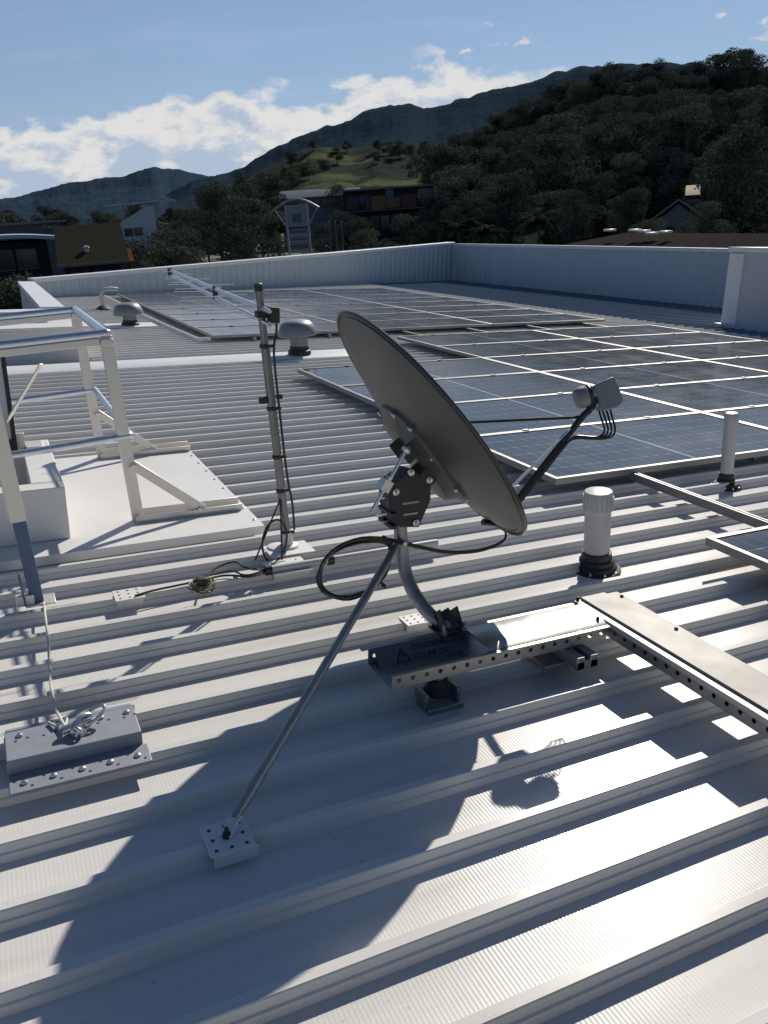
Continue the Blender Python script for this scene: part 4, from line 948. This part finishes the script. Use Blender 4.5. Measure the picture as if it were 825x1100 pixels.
# shops with coloured panels
a,b,r,f,Ln=frame(368,466,206,150); t=bthing('shop_building','low shop building with blue, orange and red panels under a flat grey roof','shop building',(a[0],a[1],GZ))
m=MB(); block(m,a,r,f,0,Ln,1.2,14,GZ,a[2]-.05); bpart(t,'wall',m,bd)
m=MB(); block(m,a,r,f,-.3,Ln+.3,0,15,a[2],a[2]+.28); bpart(t,'roof',m,rg)
k=Ln/98
def pan(x0,x1,y0,y1,c,nm='panel'):
    m=MB(); s=150/888.; block(m,a,r,f,(x0-368)*k,(x1-368)*k,1.08,1.18,a[2]-(y1-206)*s,a[2]-(y0-206)*s); bpart(t,nm,m,simple('shop_paint',tuple(q*.36 for q in c),.6,var=.08,scale=1))
pan(371,384,211,224,(.06,.07,.09)); pan(385,391,211,218,(.05,.16,.42),'sign_panel'); pan(392,397,210,224,(.10,.11,.12)); pan(398,413,212,225,(.42,.23,.07)); pan(414,429,214,224,(.34,.19,.13)); pan(430,447,212,225,(.26,.045,.05)); pan(449,462,208,217,(.36,.38,.40))
m=MB(); s=150/888.; block(m,a,r,f,(414-368)*k,(423-368)*k,.85,1.0,a[2]-8*s,a[2]+.4); bpart(t,'sign_panel',m,simple('sign_blue',(.035,.085,.22),.5))
m=MB(); block(m,a,r,f,-.2,Ln,-.9,1.0,a[2]-20*s,a[2]-19.2*s); bpart(t,'awning',m,bg_)
windows(t,a+f*1.2,r,f,[1.2+1.9*q for q in range(int(Ln/1.9))],a[2]-6.2,a[2]-4.2,1.5)
# tall shop sign
a=far(320,245,66); rr_=nrm(V(dirw(330,245)[0]-dirw(310,245)[0],dirw(330,245)[1]-dirw(310,245)[1],0)); ff=V(-rr_[1],rr_[0],0); s=66/888.
t=bthing('shop_sign','tall grey pylon sign with an arched top and stacked white panels','sign',(a[0],a[1],GZ))
def sp(dx,dy): return a+rr_*dx*s-Z3*dy*s
wm=simple('sign_steel_paint',(.24,.26,.29),.5,var=.05); sgw=simple('sign_face_pale',(.15,.20,.22),.5,var=.1,scale=2); sgd=simple('sign_face_dark',(.05,.06,.09),.4); sgl=simple('sign_face_light',(.24,.26,.29),.5)
for x in(-11,11):
    m=MB(); m.box((sp(x,-22)+V(sp(x,0)[0],sp(x,0)[1],GZ))/2,(.14,.16,sp(x,-22)[2]-GZ),(rr_,ff,Z3)); bpart(t,'post',m,wm)
m=MB(); m.tube([sp(-23+46*q/14.,-18-9.5*math.sin(math.pi*q/14.)) for q in range(15)],.085,8); bpart(t,'arch',m,wm)
for x in(-1,1):
    m=MB(); m.tube([sp(21*x,-17.5),sp(11.5*x,-2)],.045,6); bpart(t,'brace',m,wm)
def face(x0,x1,y0,y1,mt,nm='sign_face',off=-.06,par=None):
    m=MB(); m.box((sp(x0,y0)+sp(x1,y1))/2+ff*off,((x1-x0)*s,.05,(y1-y0)*s),(rr_,ff,Z3)); L=np.array(t.location); m.v=[tuple(np.array(p)-L) for p in m.v]; return part(par or t,nm,m,mt)
fc=face(-10,10,-22,-1.5,sgl,'frame_panel',-.02); face(-8.6,8.6,-20.5,-3,sgw,'sign_face',-.07,fc); face(-4.5,4.5,-13.5,-5,sgd,'emblem',-.10,fc)
for y0,y1 in((1.2,8),(9,14),(15,24)):
    fc=face(-9.6,9.6,y0,y1,sgl,'frame_panel',-.02); face(-8.8,8.8,y0+.6,y0+(y1-y0)*.55,sgd,'sign_face',-.07,fc)
for i,x in enumerate((353,360,367)):
    p=far(x,239,74); m=MB(); m.tube([(p[0],p[1],GZ),tuple(p)],.07,8); t=bthing('bollard_post',f'{["left","middle","right"][i]} one of three thin grey posts right of the shop sign','post',(p[0],p[1],GZ)); bpart(t,'post_shaft',m,bg_); m=MB(); m.lathe(p,Z3,[(.10,-.02),(.11,.06),(.01,.1)],10); bpart(t,'post_cap',m,bg_)
# long brown roof, gabled house, pale roof on the right
a,b,r,f,Ln=frame(575,905,269,72,50); t=bthing('long_roofed_building','long low building with a dark brown roof behind the right parapet','building',(a[0],a[1],GZ))
m=MB(); block(m,a,r,f,.3,Ln-.3,.5,11.5,GZ,a[2]-.05); bpart(t,'wall',m,bd)
rb2=simple('weathered_brown_roof',(.034,.032,.029),.9,var=.3,scale=2,spec=0)
m=MB(); m.add([a-f*.3,a+r*Ln-f*.3,a+r*(Ln-4)+f*6+Z3*1.0,a+r*4+f*6+Z3*1.0,a+f*12.3,a+r*Ln+f*12.3],[(0,1,2,3),(3,2,5,4),(0,3,4),(1,5,2)]); rf=bpart(t,'roof',m,rb2)
sk=simple('skylight_dome',(.8,.8,.82),.25)
for x,y in((682,249),(692,250),(700,252.5),(715,251),(655,249)):
    q=far(x,y,75-(x-575)*.07); m=MB(); m.box(q+Z3*.12,(.62,.8,.16),(r,f,Z3)); L=np.array(t.location); m.v=[tuple(np.array(p)-L) for p in m.v]; part(rf,'skylight',m,sk,bevel=.04)
def gable(label,xl,xr,ye,d,rise,dep,wm_,rm,name='house'):
    a,b,r,f,Ln=frame(xl,xr,ye,d); t=bthing(name,label,'house',(a[0],a[1],GZ if a[2]<2 else a[2]-2.2))
    zb=t.location[2]; m=MB(); m.prism([a+Z3*(zb-a[2])+r*.3,a+r*(Ln-.3)+Z3*(zb-a[2]),a+r*(Ln-.3),a+r*Ln/2+Z3*(rise-.12),a+r*.3],f*dep); bpart(t,'wall',m,wm_)
    m=MB(); p0=a-r*.2-f*.4; p1=a+r*(Ln+.2)-f*.4; pk=a+r*Ln/2+Z3*rise-f*.4; m.prism([p0,pk,p1,p1+Z3*.15,pk+Z3*.17,p0+Z3*.15],f*(dep+.8)); bpart(t,'roof',m,rm)
    windows(t,a,r,f,[Ln*.35,Ln*.65],a[2]-1.6,a[2]-.5,min(1.2,Ln*.2)); return t
gable('house with a low grey gable facing the camera behind the long brown roof',702,754,238,92,1.7,8,bg_,simple('grey_gable_roof',(.03,.032,.036),.8,spec=0))
a,b,r,f,Ln=frame(736,752,210,112); t=bthing('house','house with a sunlit cream roof between the dark trees on the right','house',(a[0],a[1],GZ))
m=MB(); block(m,a,r,f,.2,Ln-.2,.3,7,GZ,a[2]-.05); bpart(t,'wall',m,bd)
m=MB(); m.prism([a-f*.3,a+f*3.6+Z3*1.1,a+f*7.5],r*Ln); bpart(t,'roof',m,cr)
windows(t,a+f*.3,r,f,[Ln*.3,Ln*.7],a[2]-1.5,a[2]-.5,.9)
for x,y,d,w_,lb in((548,152,255,5,'small white house glimpsed near the top left of the wooded hill'),(812,97,250,14,'white house glimpsed high on the wooded hill at the right edge'),(795,104,246,6,'tiny white shed high on the wooded hill'),(405,178,820,22,'small white roofed farmhouse on the green hills')):
    gable(lb,x-w_/2,x+w_/2,y,d,(w_*.10)*d/888.,3,bg_,sk)
